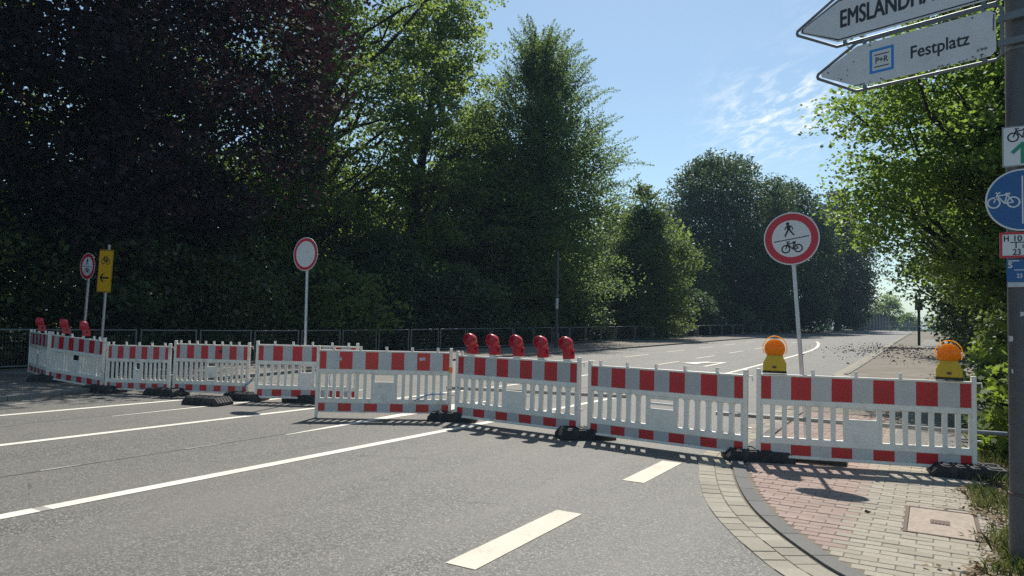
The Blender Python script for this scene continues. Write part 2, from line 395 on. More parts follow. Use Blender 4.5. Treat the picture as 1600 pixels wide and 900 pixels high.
M['leaf_sapling'] = m_leaf('sapling_leaf', (.050, .095, .018), (.085, .15, .028), (.30, .42, .05), .48, (.12, .19, .05), .62, .3)
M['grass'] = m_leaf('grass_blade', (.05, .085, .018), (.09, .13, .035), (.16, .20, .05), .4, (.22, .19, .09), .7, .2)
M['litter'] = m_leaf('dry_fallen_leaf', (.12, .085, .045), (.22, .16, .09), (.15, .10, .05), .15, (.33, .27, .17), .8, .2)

# ------------------------------------------------------------------ ground, road, pavements
S_NEAR, S_FAR = -14.0, 150.0
S_BREAK = [S_NEAR, -6, 0, 5, 10, 14] + [15 + i * 1.0 for i in range(1, 21)] + [36 + 2.0 * i for i in range(0, 58)]
def sheet(name, left, right, mat, dz, s0=S_NEAR, s1=S_FAR, parent=None, cols=1):
    """a sheet following the street: left(s), right(s) give the two edges"""
    ss = sorted(set([s for s in S_BREAK if s0 < s < s1] + [s0, s1]))
    mb = MB(); vs = []
    for s in ss:
        a, b = left(s), right(s)
        for k in range(cols + 1): vs.append((a + (b - a) * k / cols, s, tz(s) + dz))
    fs = []
    for i in range(len(ss) - 1):
        for k in range(cols):
            q = i * (cols + 1) + k; fs.append((q, q + 1, q + cols + 2, q + cols + 1))
    mb.add(vs, fs); return mb.build(name, mat, parent)
def interp(pts):
    xs, ys = zip(*pts); return lambda s: float(np.interp(s, xs, ys))
LK = interp([(-14, -11.2), (0, -12.4), (5.9, -12.95), (8, -13.55), (14, -14.8), (22, -15.2), (31, -14.4), (42, -13.9), (59, -13.3), (79, -11.8), (113, -9.2), (135, -7.8), (150, -7.2)])
RK = interp([(8, -1.95), (10.5, -2.06), (14, -2.25), (25, -2.42), (40, -2.42), (60, -2.5), (102, -2.5), (150, -2.5)])

# big ground reaching the horizon
mb = MB()
gs = [-400, -60, -14, 0, 10, 15, 20, 30, 50, 80, 110, 128, 150, 190, 260, 400, 900, 2500]
gx = [-2500, -600, -200, -60, -30, -16, 0, 10, 30, 80, 300, 2500]
vs = [(x, s, (tz(min(s, 190)) if s < 190 else tz(190)) - .10) for s in gs for x in gx]
nx = len(gx)
mb.add(vs, [(i * nx + k, i * nx + k + 1, (i + 1) * nx + k + 1, (i + 1) * nx + k) for i in range(len(gs) - 1) for k in range(nx - 1)])
tag(mb.build('ground', M['wood_floor']), kind='structure')

# the roadway: main street plus the mouth of the side street where the camera stands
road = sheet('road', lambda s: LK(s), lambda s: RK(s) if s > 13.5 else -2.0, M['asphalt'], 0, S_NEAR, S_FAR, cols=3)
tag(road, kind='structure')

# flat markings, 4 mm above the asphalt
def strip(name, r0, r1, w0, w1, s0, s1, mat=None, dz=.004, parent=road, wob=0):
    n = max(2, int((s1 - s0) / 1.5) + 1)
    ss = sorted(set([s0 + (s1 - s0) * i / (n - 1) for i in range(n)] + [s for s in S_BREAK if s0 < s < s1]))
    mb = MB(); vs = []
    rg = random.Random(int(s0 * 31 + r0 * 7))
    for s in ss:
        t = (s - s0) / (s1 - s0); r = r0 + (r1 - r0) * t + wob * rg.uniform(-1, 1); w = (w0 + (w1 - w0) * t) / 2
        vs += [(r - w, s, tz(s) + dz), (r + w, s, tz(s) + dz)]
    mb.add(vs, [(2 * i, 2 * i + 1, 2 * i + 3, 2 * i + 2) for i in range(len(ss) - 1)])
    return mb.build(name, mat or M['paint'], parent)
strip('lane_line', -11.2, -11.2, .13, .13, -10, 9.5)
strip('lane_line', -8.69, -8.69, .13, .13, -10, 20)
strip('lane_line', -5.64, -5.64, .14, .14, -10, 2.84)
strip('lane_line', -5.64, -5.64, .14, .14, 2.84, 2.92, M['paint_faint'])
strip('lane_line', -5.64, -5.56, .14, .14, 2.92, 24)
strip('lane_line', -5.56, -5.62, .14, .16, 24, 38)
strip('edge_line', -12.25, -12.6, .09, .09, 0, 10.5, M['paint_faint'])
mb = MB(); cur = [(-5.62, 38), (-5.72, 42), (-5.95, 46), (-6.35, 50), (-6.95, 55), (-7.6, 59)]
vs = []
for r, s in cur: vs += [(r - .085, s, tz(s) + .012), (r + .085, s, tz(s) + .012)]
mb.add(vs, [(2 * i, 2 * i + 1, 2 * i + 3, 2 * i + 2) for i in range(len(cur) - 1)]); mb.build('curved_lane_line', M['paint'], road)
for s0 in (0.55, 3.58, 6.42): strip('lane_dash', -2.41, -2.42, .215, .215, s0, s0 + (1.5 if s0 < 6 else 1.2), M['paint_old'])
for s0 in (24.9, 30.3, 36.0, 42.0, 48.0, 54.0): strip('lane_dash', -8.65, -8.6, .115, .115, s0, s0 + 2.9, M['paint_old'])
for s0 in (17.0, 23.0, 29.0, 34.7, 40.3, 46.0, 52.0, 58.0): strip('lane_dash', -11.35, -11.3, .115, .115, s0, s0 + 2.8, M['paint_old'])
def arrow(r, s, left):
    mb = MB(); z = lambda q: tz(q) + .012
    mb.add([(r - .07, s, z(s)), (r + .07, s, z(s)), (r + .09, s + 3.0, z(s + 3)), (r - .09, s + 3.0, z(s + 3))], [(0, 1, 2, 3)])
    if left:
        mb.add([(r - .09, s + 2.5, z(s + 2.5) + .003), (r - .09, s + 3.0, z(s + 3) + .003), (r - .6, s + 2.4, z(s + 2.4) + .003), (r - .6, s + 1.8, z(s + 1.8) + .003)], [(0, 1, 2, 3)])
        mb.add([(r - .55, s + 3.1, z(s + 3.1) + .006), (r - .55, s + .9, z(s + .9) + .006), (r - 1.25, s + 1.4, z(s + 1.4) + .006)], [(0, 2, 1)])
    else:
        mb.add([(r - .32, s + 2.6, z(s + 2.6) + .003), (r + .32, s + 2.6, z(s + 2.6) + .003), (r, s + 4.6, z(s + 4.6) + .003)], [(0, 1, 2)])
    return mb.build('lane_arrow', M['paint'], road)
arrow(-6.95, 25.4, True)
strip('lane_arrow', -6.93, -7.14, .03, .27, 6.35, 9.7)
mb = MB(); mb.add([(-7.5, 9.3, .008), (-6.78, 9.3, .008), (-7.16, 11.6, .008)], [(0, 1, 2)]); mb.build('lane_arrow_head', M['paint'], road)
strip('lane_arrow', -7.15, -7.75, .05, .16, 9.1, 10.6, dz=.012)
strip('lane_arrow', -10.05, -10.22, .03, .15, 6.0, 9.6)
mb = MB(); mb.add([(-10.6, 9.4, .008), (-9.9, 9.4, .008), (-10.25, 11.6, .008)], [(0, 1, 2)]); mb.build('lane_arrow_head', M['paint'], road)
strip('tar_joint', -6.95, -7.0, .009, .014, -3, 8.2, M['joint'], .003, wob=.018)
strip('tar_joint', -7.0, -7.1, .026, .02, 8.2, 24, M['joint'], .003, wob=.02)
strip('tar_joint', -10.15, -10.2, .012, .012, -3, 20, M['joint'], .003, wob=.018)
for (r, s, l) in ((-7.02, 3.55, .35), (-7.0, 5.0, .45), (-10.12, 4.6, .3), (-6.98, 2.6, .25)):
    strip('paint_scrap', r, r + .01, .05, .03, s, s + l, M['paint_faint'], .0045)

# left pavement with its kerb
FENCE_R = interp([(-14, -18.3), (8.5, -18.75), (14, -19.2), (25, -19.0), (40, -18.2), (52, -17.3), (80, -15.0), (113, -12.0), (150, -9.8)])
lp = sheet('left_pavement', lambda s: FENCE_R(s) - .6, lambda s: LK(s) - .12, M['walk_far'], .07, S_NEAR, 150, cols=2); tag(lp, kind='structure')
def kerb_run(curve_l, curve_r, s0, s1, z0, z1, mat, parent, name='kerb_stone', step=1.0, limit=200):
    s = s0
    while s < s1 - .05:
        e = min(s + step, s1); g = .006
        a0, a1, b0, b1 = curve_l(s + g), curve_l(e - g), curve_r(s + g), curve_r(e - g)
        mb = MB(); zs, ze = tz(s), tz(e)
        mb.add([(a0, s + g, zs + z0), (b0, s + g, zs + z0), (b1, e - g, ze + z0), (a1, e - g, ze + z0), (a0, s + g, zs + z1), (b0, s + g, zs + z1), (b1, e - g, ze + z1), (a1, e - g, ze + z1)],
               [(0, 3, 2, 1), (4, 5, 6, 7), (0, 1, 5, 4), (1, 2, 6, 5), (2, 3, 7, 6), (3, 0, 4, 7)])
        mb.build(name, mat, parent); s = e
kerb_run(lambda s: LK(s) - .13, lambda s: LK(s), -2, 40, -.05, .08, M['kerb_grey'], lp)
kerb_run(lambda s: LK(s) - .13, lambda s: LK(s), 40, 140, -.05, .08, M['kerb_grey'], lp, step=4)

# --- right-hand corner: gutter of concrete stones, dark kerb, red and buff pavers
def spline(pts, n):
    P = np.array(pts, float); out = []
    for i in range(len(P) - 1):
        p0, p1, p2, p3 = P[max(i - 1, 0)], P[i], P[i + 1], P[min(i + 2, len(P) - 1)]
        for t in np.linspace(0, 1, n, endpoint=False):
            out.append(.5 * (2 * p1 + (p2 - p0) * t + (2 * p0 - 5 * p1 + 4 * p2 - p3) * t * t + (3 * p1 - p0 - 3 * p2 + p3) * t ** 3))
    out.append(P[-1]); return np.array(out)
edge = spline([(-2.62, 25), (-2.46, 14), (-2.36, 10.4), (-2.28, 8.3), (-2.06, 7.35), (-1.80, 6.5), (-1.55, 5.85), (-1.30, 5.35), (-1.02, 4.88), (-.72, 4.46), (-.30, 4.08), (.3, 3.78), (1.2, 3.58), (3.0, 3.45), (8, 3.3)], 60)
seg = np.linalg.norm(np.diff(edge, axis=0), axis=1); arc = np.concatenate([[0], np.cumsum(seg)])
def edge_at(a, off):
    x = np.interp(a, arc, edge[:, 0]); y = np.interp(a, arc, edge[:, 1])
    x2 = np.interp(a + .05, arc, edge[:, 0]); y2 = np.interp(a + .05, arc, edge[:, 1]); x1 = np.interp(a - .05, arc, edge[:, 0]); y1 = np.interp(a - .05, arc, edge[:, 1])
    d = np.array((x2 - x1, y2 - y1)); d /= np.linalg.norm(d)
    nrm = np.array((-d[1], d[0]))       # left of travel = towards the pavement (travel runs towards the camera)
    return np.array((x, y)) + nrm * off
# check the side: the pavement is at +x
if edge_at(10, .1)[0] < edge_at(10, 0)[0]: SIGN = -1
else: SIGN = 1
side_pts = [(-2.0, 7.16)] + [p for p in (tuple(edge_at(q, SIGN * .03)) for q in np.linspace(0, arc[-1], 400)) if p[0] > -2.0]
mb = MB(); mb.add([(x, y, 0) for x, y in side_pts] + [(8, -14, 0), (-2.0, -14, 0)], [tuple(range(len(side_pts) + 2))[::-1]])
tag(mb.build('side_street', M['asphalt'], fix=False), kind='structure')
right_walk_pts = [tuple(edge_at(a, SIGN * .02)) for a in np.linspace(0, arc[-1], 140)]
mb = MB()
outer = [(9, 3.3), (9, 25)]
# base sheet of joint sand: quads between the curve and x = 9
cs = np.array(right_walk_pts); far_x = 9.0
vs = []
for x, y in cs: vs += [(x, y, tz(y) + .002), (max(far_x, x), max(y, 3.2), tz(y) + .002)]
mb.add(vs, [(2 * i, 2 * i + 1, 2 * i + 3, 2 * i + 2) for i in range(len(cs) - 1)])
walk = mb.build('right_pavement', M['mortar']); tag(walk, kind='structure')
def quad_block(p, z0, z1, name, mat, parent):
    mb = MB(); mb.prism_xy([tuple(q) for q in p], z0, z1); return mb.build(name, mat, parent)
rng = random.Random(5)
a = 0.0; gut_a0 = 10.0
def gutter_stones():
    a = 9.0; n = 0
    while a < arc[-1] - 4.5:
        st = .165
        for row in range(2):
            g = .005; o0 = row * .165 + g; o1 = (row + 1) * .165 - g; sh = .08 * row
            p = [edge_at(a + sh + g, SIGN * o0), edge_at(a + sh + g, SIGN * o1), edge_at(a + sh + st - g, SIGN * o1), edge_at(a + sh + st - g, SIGN * o0)]
            if SIGN > 0: p = p[::-1]
            zz = tz(p[0][1]) + .007 + rng.uniform(-.003, .003)
            quad_block(p, zz - .05, zz, 'gutter_stone', M['gutter'], walk); n += 1
        a += st
    return n
gutter_stones()
mbg = MB()
p_in, p_out = [], []
sa = np.linspace(0, 9.0, 24)
for i in range(len(sa) - 1):
    p = [edge_at(sa[i], 0), edge_at(sa[i], SIGN * .33), edge_at(sa[i + 1], SIGN * .33), edge_at(sa[i + 1], 0)]
    b = [(q[0], q[1], tz(q[1]) + .007) for q in p]
    mbg.add(b, [(0, 1, 2, 3) if SIGN < 0 else (3, 2, 1, 0)])
mbg.build('gutter_band', M['gutter'], walk)
a = 0.0
while a < arc[-1] - 1:
    st = 1.0 if a < 12 else .5; g = .005
    k = 3
    top = [edge_at(a + g + (st - 2 * g) * i / k, SIGN * .345) for i in range(k + 1)]; bot = [edge_at(a + g + (st - 2 * g) * i / k, SIGN * .47) for i in range(k + 1)]
    p = top + bot[::-1]
    if SIGN < 0: p = p[::-1]
    mb = MB(); n = len(p); zz = [tz(q[1]) for q in p]
    vsx = [(q[0], q[1], zz[i] - .05) for i, q in enumerate(p)] + [(q[0], q[1], zz[i] + .022) for i, q in enumerate(p)]
    mb.add(vsx, [tuple(range(n, 2 * n))[::-1]] + [(i, i + n, (i + 1) % n + n, (i + 1) % n) for i in range(n)])
    mb.build('kerb_stone', M['kerb'] if a > 13.5 else M['kerb_grey'], walk, fix=True); a += st

# pavers in running bond, the nearest ones single parts
kerb_poly = np.array([edge_at(q, SIGN * .50) for q in np.linspace(0, arc[-1], 400)])
def inside(x, y, m=0.0):
    i = np.argmin((kerb_poly[:, 0] - x) ** 2 + (kerb_poly[:, 1] - y) ** 2)
    q = kerb_poly[i]; t = kerb_poly[min(i + 1, 399)] - kerb_poly[max(i - 1, 0)]; nrm = np.array((-t[1], t[0])) * SIGN; nrm /= np.linalg.norm(nrm)
    return (np.array((x, y)) - q) @ nrm > m
BL, BW = .20, .10
MAN = (-.19, .30, 6.0, 6.9)
bricks = []
y = 3.4; row = 0
while y < 14:
    xin = [next((q for q in np.arange(-2.7, 3.5, .02) if inside(q, yy, .0)), 9) for yy in (y, y + BW)]
    xs = max(xin) - .02; xe = 0.55 + max(0, (6 - y) * .25) + max(0, y - 9) * .06
    x = -2.6 + (BL / 2 if row % 2 else 0)
    while x < min(1.9, xe):
        parts_ = [(max(x, xs), x + BL)]
        if y + BW > MAN[2] + .02 and y < MAN[3] - .02:
            parts_ = [q for a0, a1 in parts_ for q in ((a0, min(a1, MAN[0])), (max(a0, MAN[1]), a1))]
        for a0, a1 in parts_:
            if a1 - a0 > .035: bricks.append((a0, a1, y, y + BW, (a0 + a1) / 2 < -.56 + .012 * math.sin(y * 3)))
        x += BL
    y += BW; row += 1
bricks.sort(key=lambda b: (b[0] ** 2 + b[2] ** 2) if (b[0] > -1.25) else 99)
def brick_mesh(name, mat):
    mb = MB(); g = .0025; c = .004
    X, Y = BL / 2 - g, BW / 2 - g
    mb.add([(-X, -Y, -.04), (X, -Y, -.04), (X, Y, -.04), (-X, Y, -.04), (-X, -Y, -c), (X, -Y, -c), (X, Y, -c), (-X, Y, -c), (-X + c, -Y + c, 0), (X - c, -Y + c, 0), (X - c, Y - c, 0), (-X + c, Y - c, 0)],
           [(0, 1, 5, 4), (1, 2, 6, 5), (2, 3, 7, 6), (3, 0, 4, 7), (4, 5, 9, 8), (5, 6, 10, 9), (6, 7, 11, 10), (7, 4, 8, 11), (8, 9, 10, 11)])
    return mb.mesh(name, mat)
bm_red, bm_buff = brick_mesh('red_brick', M['brick_red']), brick_mesh('buff_brick', M['brick_buff'])
rest = {True: MB(), False: MB()}
for i, (x0, x1, y0, y1, red) in enumerate(bricks):
    cx, cy = (x0 + x1) / 2, (y0 + y1) / 2
    dz = rng.uniform(-.0015, .0035) + tz(cy) + .006; t1, t2 = rng.uniform(-.012, .012), rng.uniform(-.02, .02)
    if i < 285:
        o = link('brick', bm_red if red else bm_buff, walk, (cx, cy, dz), (t2, t1, rng.uniform(-.012, .012))); o.scale = ((x1 - x0) / BL, 1, 1)
    else:
        me = bm_red if red else bm_buff; mt = Matrix.Translation((cx, cy, dz)) @ Matrix.Rotation(t1, 4, 'Y') @ Matrix.Rotation(rng.uniform(-.012, .012), 4, 'Z') @ Matrix.Diagonal(((x1 - x0) / BL, 1, 1, 1))
        rest[red].add([mt @ v.co for v in me.vertices], [tuple(p.vertices) for p in me.polygons])
tag(rest[True].build('brick_field', M['brick_red'], walk), kind='stuff')
tag(rest[False].build('brick_field', M['brick_buff'], walk), kind='stuff')
# farther pavement beyond the pavers
XR = lambda q: .55 + min(.9, max(0, q - 9) * .055)
fw = sheet('far_footway', lambda q: (RK(q) if q > 25 else -2.2 - .23) + .13, XR, M['walk_far'], .012, 13.95, 128, cols=2); tag(fw, kind='structure')
fw = sheet('asphalt_path_patch', lambda q: -.45, lambda q: XR(q) - .05, M['asphalt'], .018, 10.6, 21.0); tag(fw, kind='structure')
fw = sheet('asphalt_path_patch', lambda q: -.75 + (q - 56) * .01, lambda q: XR(q) - .05, M['asphalt'], .018, 53.0, 74.0); tag(fw, kind='structure')
gb = sheet('gutter_band', lambda q: RK(q) - .30, lambda q: RK(q) + .005, M['gutter'], .006, 24.5, 120); gb.parent = walk
sh = sheet('soil_strip', lambda s: .50 + (.25 if s < 5 else 0) + max(0, s - 9) * .055, lambda s: 9.0, M['soil'], .012, 4.6, 128, cols=1); tag(sh, kind='structure')
kerb_run(lambda s: RK(s), lambda s: RK(s) + .14, 25, 60, -.05, .035, M['kerb_grey'], walk, step=1)
kerb_run(lambda s: RK(s), lambda s: RK(s) + .14, 60, 126, -.05, .06, M['kerb_grey'], walk, step=4)

# inspection cover set in the pavers
cov = thing('inspection_cover', 'rectangular concrete inspection cover with a small iron grate in the buff pavers', 'manhole cover', (MAN[0], MAN[2], 0))
W_, D_ = MAN[1] - MAN[0], MAN[3] - MAN[2]
mb = MB(); t = .022
mb.box(0, W_, 0, t, -.04, .013).box(0, W_, D_ - t, D_, -.04, .013).box(0, t, t, D_ - t, -.04, .013).box(W_ - t, W_, t, D_ - t, -.04, .013)
mb.build('frame', M['rust'], cov)
MB().box(t + .006, W_ - t - .006, t + .006, D_ - t - .006, -.04, .010).build('lid', M['concrete'], cov)
gr = MB().box(.17, .30, .36, .50, .0, .0125).build('grate', M['rust'], cov)
for i in range(5): MB().box(.178 + i * .024, .190 + i * .024, .372, .488, .0127, .0165).build('grate_bar', M['rust'], gr)

# ------------------------------------------------------------------ barriers
def barrier(label, A, B, H, nl, nr, gap, pegs, plate=.30, slot='single', mats=None, feet=False, legs=(.05, .05), rounded=.0, zoff=0.0, lo=.065):
    A = Vector(A); B = Vector(B); L = (B - A).length
    mats = mats or (M['white'], M['sheet_white'], M['sheet_red'])
    root = thing('barrier', label, 'barrier', (A.x, A.y, tz(A.y) + A.z), math.atan2(B.y - A.y, B.x - A.x), 'red and white barriers closing the street')
    root.rotation_euler.y = math.atan2(A.z - B.z, L)
    k = H / 1.02
    zt, zs1, zs0, zh1, zh0, zl1, zl0, zb = .965 * k, .94 * k, .695 * k, .63 * k, .285 * k, .21 * k, .10 * k, lo
    P = .045
    mb = MB()
    for x0, lg in ((0, legs[0]), (L - P, legs[1])): mb.box(x0, x0 + P, -.026, .026, lg, H)
    mb.box(P, L - P, -.024, .024, zs1 + .003, zt)                 # top rail
    mb.box(P, L - P, -.022, .022, zh1, zs0 - .003)                # rail under the stripes
    mb.box(P, L - P, -.022, .022, zl1 + .003, zh0)                # rail under the slats
    mb.box(P, L - P, -.024, .024, zb, zl0 - .003)                 # bottom rail
    mb.build('frame', mats[0], root, bevel=.006)
    MB().box(P, L - P, -.014, .014, zs0 - .004, zs1 + .004).build('upper_board', mats[0], root); MB().box(P, L - P, -.014, .014, zl0 - .004, zl1 + .004).build('lower_board', mats[0], root)
    # the reflective sheets: half red, then white and red in turn, half red
    for nme, z0, z1 in (('upper_stripes', zs0, zs1), ('lower_stripes', zl0, zl1)):
        mb = MB(); x = P + .004; n = 10; u = (L - 2 * P - .008) / n
        w = [.5] + [1] * 9 + [.5]
        for side in (-1, 1):
            x = P + .004
            for i, q in enumerate(w):
                mb.mi = 1 if i % 2 == 0 else 0
                x1 = x + q * u
                p = [(x, side * .0168, z0), (x1, side * .0168, z0), (x1, side * .0168, z1), (x, side * .0168, z1)]
                mb.add(p, [(0, 1, 2, 3) if side < 0 else (3, 2, 1, 0)]); x = x1
        mb.build(nme, [mats[1], mats[2]], root)
    # slats and the middle plate
    hl = zh1 - zh0
    cx0 = L / 2 - plate / 2; cx1 = L / 2 + plate / 2
    def run(x0, x1, n):
        sw = (x1 - x0 - n * gap) / n                     # n openings, n-1 whole slats and two half slats
        fl = min(gap * .28, .022) if rounded else .006
        hz = .035 if rounded else .015
        hw = sw / 2
        o = [(-hw - fl, 0), (hw + fl, 0), (hw + fl * .35, hz * .4), (hw, hz), (hw, hl - hz), (hw + fl * .35, hl - hz * .4), (hw + fl, hl), (-hw - fl, hl), (-hw - fl * .35, hl - hz * .4), (-hw, hl - hz), (-hw, hz), (-hw - fl * .35, hz * .4)]
        me = MB().prism_xz(o, -.015, .015).mesh('slat', mats[0])
        for i in range(1, n):
            s = link('slat', me, root, (x0 + i * (sw + gap), 0, zh0))
            b = s.modifiers.new('bevel', 'BEVEL'); b.width = .004; b.segments = 1
        for xa, xb in ((x0, x0 + sw / 2), (x1 - sw / 2, x1)): MB().box(xa, xb, -.0148, .0148, zh0 + .001, zh1 - .001).build('edge_slat', mats[0], root, bevel=.003)
    run(P, cx0, nl); run(cx1, L - P, nr)
    mb = MB(); a0, a1 = cx0, cx1
    if slot == 'double': zz = [(zh1 - .035, zh1 - .075), (zh1 - .10, zh1 - .145)]
    elif slot == 'tall': zz = [(zh1 - .012, zh1 - .075), (zh0 + .07, zh0 + .015)]
    else: zz = [(zh1 - .02, zh1 - .13)] if plate < .28 else [(zh1 - .015, zh1 - .115)]
    top = zh1
    for zu, zd in zz:
        mb.box(a0, a1, -.016, .016, zu, top)
        mb.box(a0, a0 + .03, -.0158, .0158, zd, zu); mb.box(a1 - .03, a1, -.0158, .0158, zd, zu); top = zd
    mb.box(a0, a1, -.016, .016, zh0, top)
    mb.build('middle_plate', mats[0], root, bevel=.003)
    # round pegs that carry lamps
    pm = MB().tube([(0, 0, 0), (0, 0, .012), (0, 0, .050), (0, 0, .062)], [.024, .019, .021, .020], 12).mesh('peg', mats[0], smooth=True)
    for f in pegs: link('peg', pm, root, (f * L, 0, zt - .004))
    MB().tube([(L - .01, -.002, H - .075), (L + .05, -.002, H - .07), (L + .055, -.002, H - .12)], .009, 8).build('hook', mats[0], root); MB().tube([(L - .01, -.002, .36), (L + .045, -.002, .36)], .009, 8).build('hook', mats[0], root)
    return root
WB = (M['white_b'], M['sheet_white'], M['sheet_red']); WR = (M['white_b'], M['sheet_white_b'], M['sheet_red_b']); WC = (M['white'], M['sheet_white_b'], M['sheet_red'])
b1 = barrier('short-looking barrier at the far left end running away towards the fence', (-17.52, 8.50, .07), (-15.40, 7.82, .07), 1.01, 6, 6, .08, (.2, .8))
b2 = barrier('angled barrier with two red lamps on it in front of the yellow sign', (-15.32, 7.80, .07), (-13.42, 7.79, 0), 1.01, 8, 8, .048, (.12, .22, .40, .60, .80, .9))
b3 = barrier('narrow grimy barrier just right of the yellow detour sign with leaning white pegs', (-13.25, 7.75, 0), (-12.12, 8.29, 0), .94, 6, 6, .05, (.1, .3, .5, .7, .9), .14, 'single', WB)
b4 = barrier('barrier with a close row of pegs and paired slats left of the round no-entry sign', (-12.05, 8.31, 0), (-10.66, 8.86, 0), 1.0, 6, 6, .05, (.08, .19, .30, .41, .52, .63, .74, .85), .20, 'tall', WB)
b5 = barrier('barrier partly hidden behind the one standing forward, below the round no-entry sign', (-10.17, 8.58, 0), (-8.60, 9.45, 0), 1.05, 6, 6, .075, (.18, .36, .55, .74, .90), .24, 'single')
b6 = barrier('barrier standing forward on a thin leg, with small stickers on its red stripes', (-7.86, 7.74, 0), (-6.20, 8.86, 0), 1.06, 7, 7, .064, (.125, .32, .51, .70, .89), .34, 'single', WR, legs=(.0, .05), lo=.085)
b7 = barrier('barrier carrying five red round lamps in a row', (-6.06, 8.77, 0), (-3.94, 8.53, 0), 1.03, 6, 6, .074, (.05,), .34, 'single', None, rounded=1)
b8 = barrier('barrier with a double slot in its plate, between the red lamps and the yellow lamps', (-3.81, 8.50, 0), (-1.76, 8.20, 0), 1.0, 6, 6, .075, (.085, .27, .46, .64, .83), .36, 'double', None, rounded=1)
b9 = barrier('barrier on the brick pavement carrying two orange warning lamps', (-1.67, 8.21, 0), (.385, 8.79, 0), 1.02, 7, 7, .072, (.27, .47, .67), .33, 'single', WC)
# small stickers on the forward barrier
for x, z in ((.37, .85), (1.60, .80)):
    s = MB().box(x - .04, x + .05, -.0185, -.0172, z - .025, z + .02).build('sticker', M['sticker'], b6); s.rotation_euler = (0, -.06, 0)
MB().box(.595 * 1.5, .595 * 1.5 + .06, -.0185, -.0172, .80, .845).build('sticker', M['black'], b4)
# orange reflective band on the post between barriers
MB().box(1.957, 2.007, -.031, .031, .70, .78).build('reflective_band', M['tape_orange'], b6)

# rubber feet
def foot_proto():
    root = thing('ballast_block', 'x', 'ballast block', (0, 0, 0), 0, 'black rubber ballast blocks under the barriers')
    mb = MB()
    n = [(-.36, 0), (.36, 0), (.36, .05), (.29, .125), (-.29, .125), (-.36, .05)]
    mb.prism_xz(n, -.19, .19)
    mb.build('body', M['rubber'], root, bevel=.006)
    rib = MB()
    for sx in (-1, 1):
        for i in range(5):
            y = -.15 + i * .068
            p = [(sx * .352, .058), (sx * .288, .127), (sx * .288, .138), (sx * .366, .056)]
            if sx > 0: p = p[::-1]
            rib.prism_xz(p, y, y + .03)
    tag(rib.build('grip_rib', M['rubber'], root, fix=True), kind='stuff')
    sk = MB()
    for x in (-.2, -.07, .07, .2):
        sk.box(x - .035, x + .035, -.19 - .004, -.12, .02, .085) if False else None
        sk.box(x - .05, x + .05, -.16, -.10, .122, .136).box(x - .05, x + .05, .10, .16, .122, .136)
        sk.box(x - .05, x - .035, -.10, .10, .122, .136).box(x + .035, x + .05, -.10, .10, .122, .136)
    tag(sk.build('socket', M['rubber'], root), kind='stuff')
    lat = MB()
    for x in (-.22, -.11, 0, .11, .22):
        lat.box(x - .012, x + .012, -.198, -.188, .01, .118); lat.box(x - .012, x + .012, .188, .198, .01, .118)
    tag(lat.build('side_rib', M['rubber'], root), kind='stuff')
    return root
fp = foot_proto(); first = True
FEET = [(-1.68, 8.33, math.radians(25), 'black rubber block at the joint left of the two-lamp barrier'),
        (.32, 8.70, math.radians(8), 'black rubber block at the right end of the barriers beside the weeds'),
        (-3.87, 8.55, math.radians(40), 'black rubber block at the joint right of the five red lamps'),
        (-6.14, 8.84, math.radians(25), 'black rubber block at the joint left of the five red lamps'),
        (-1.17, 8.66, math.radians(4), 'black rubber block under the sign with pedestrian and bicycle on the right'),
        (-10.45, 8.62, math.radians(20), 'black rubber block at the joint left of the round no-entry sign'),
        (-9.50, 9.12, math.radians(10), 'black rubber block under the round no-entry sign post'),
        (-12.10, 8.22, math.radians(12), 'black rubber block between the grimy barrier and the paired-slat one'),
        (-10.35, 7.78, math.radians(14), 'loose black rubber block lying in front of the barriers'),
        (-13.35, 7.80, math.radians(12), 'black rubber block under the left end of the grimy barrier'),
        (-15.35, 7.85, math.radians(30), 'black rubber block under the joint of the two leftmost barriers'),
        (-16.44, 9.05, 0, 'black rubber block under the left pedestrian and bicycle sign'),
        (-15.87, 9.15, 0, 'black rubber block under the yellow detour sign')]
for x, y, rz, lab in FEET:
    o = fp if first else copy_tree(fp); first = False
    o.location = (x, y, tz(y) + (.07 if x < LK(y) else 0)); o.rotation_euler = (0, 0, rz); o['label'] = lab

# ------------------------------------------------------------------ lamps
def red_lamp():
    r = thing('warning_lamp', 'x', 'warning lamp', (0, 0, 0), 0, 'red warning lamps on the barriers')
    cz = .205
    mb = MB(); mb.lathe_y([(.040, .075), (.066, .060), (.084, .020), (.092, -.02), (.093, -.055), (.088, -.062)], 28, 0, cz)
    mb.build('housing', M['lamp_red'], r, smooth=True, fix=True)
    mb = MB(); mb.lathe_y([(.085, -.060), (.083, -.066), (.068, -.068), (.066, -.064), (.052, -.0695), (.050, -.0655), (.036, -.071), (.034, -.067), (.019, -.072), (.017, -.068), (.004, -.072)], 28, 0, cz)
    mb.build('lens', M['lens_red'], r, smooth=True, fix=True)
    nk = MB(); nk.prism_xz([(-.046, .10), (.046, .10), (.066, .19), (-.066, .19)], -.035, .085); nk.build('neck', M['lamp_red'], r, bevel=.010)
    mb = MB(); mb.box(-.052, .052, -.018, .118, .0, .128)
    bx = mb.build('battery_box', M['lamp_red'], r, bevel=.007)
    MB().box(-.040, .040, -.020, .028, -.03, .001).build('peg_socket', M['white'], r)
    k = MB(); k.tube([(.050, .062, .075), (.058, .062, .075)], .019, 14); k.build('lock', M['black'], bx)
    k = MB(); k.box(-.054, .054, -.020, .120, .118, .124); k.build('lid_seam', M['sheet_red'], bx)
    return r
rl = red_lamp()
def on_barrier(b, f, z, L):
    m = Matrix.Rotation(b.rotation_euler.z, 4, 'Z'); return b.location + m @ Vector((f * L, 0, z))
first = True
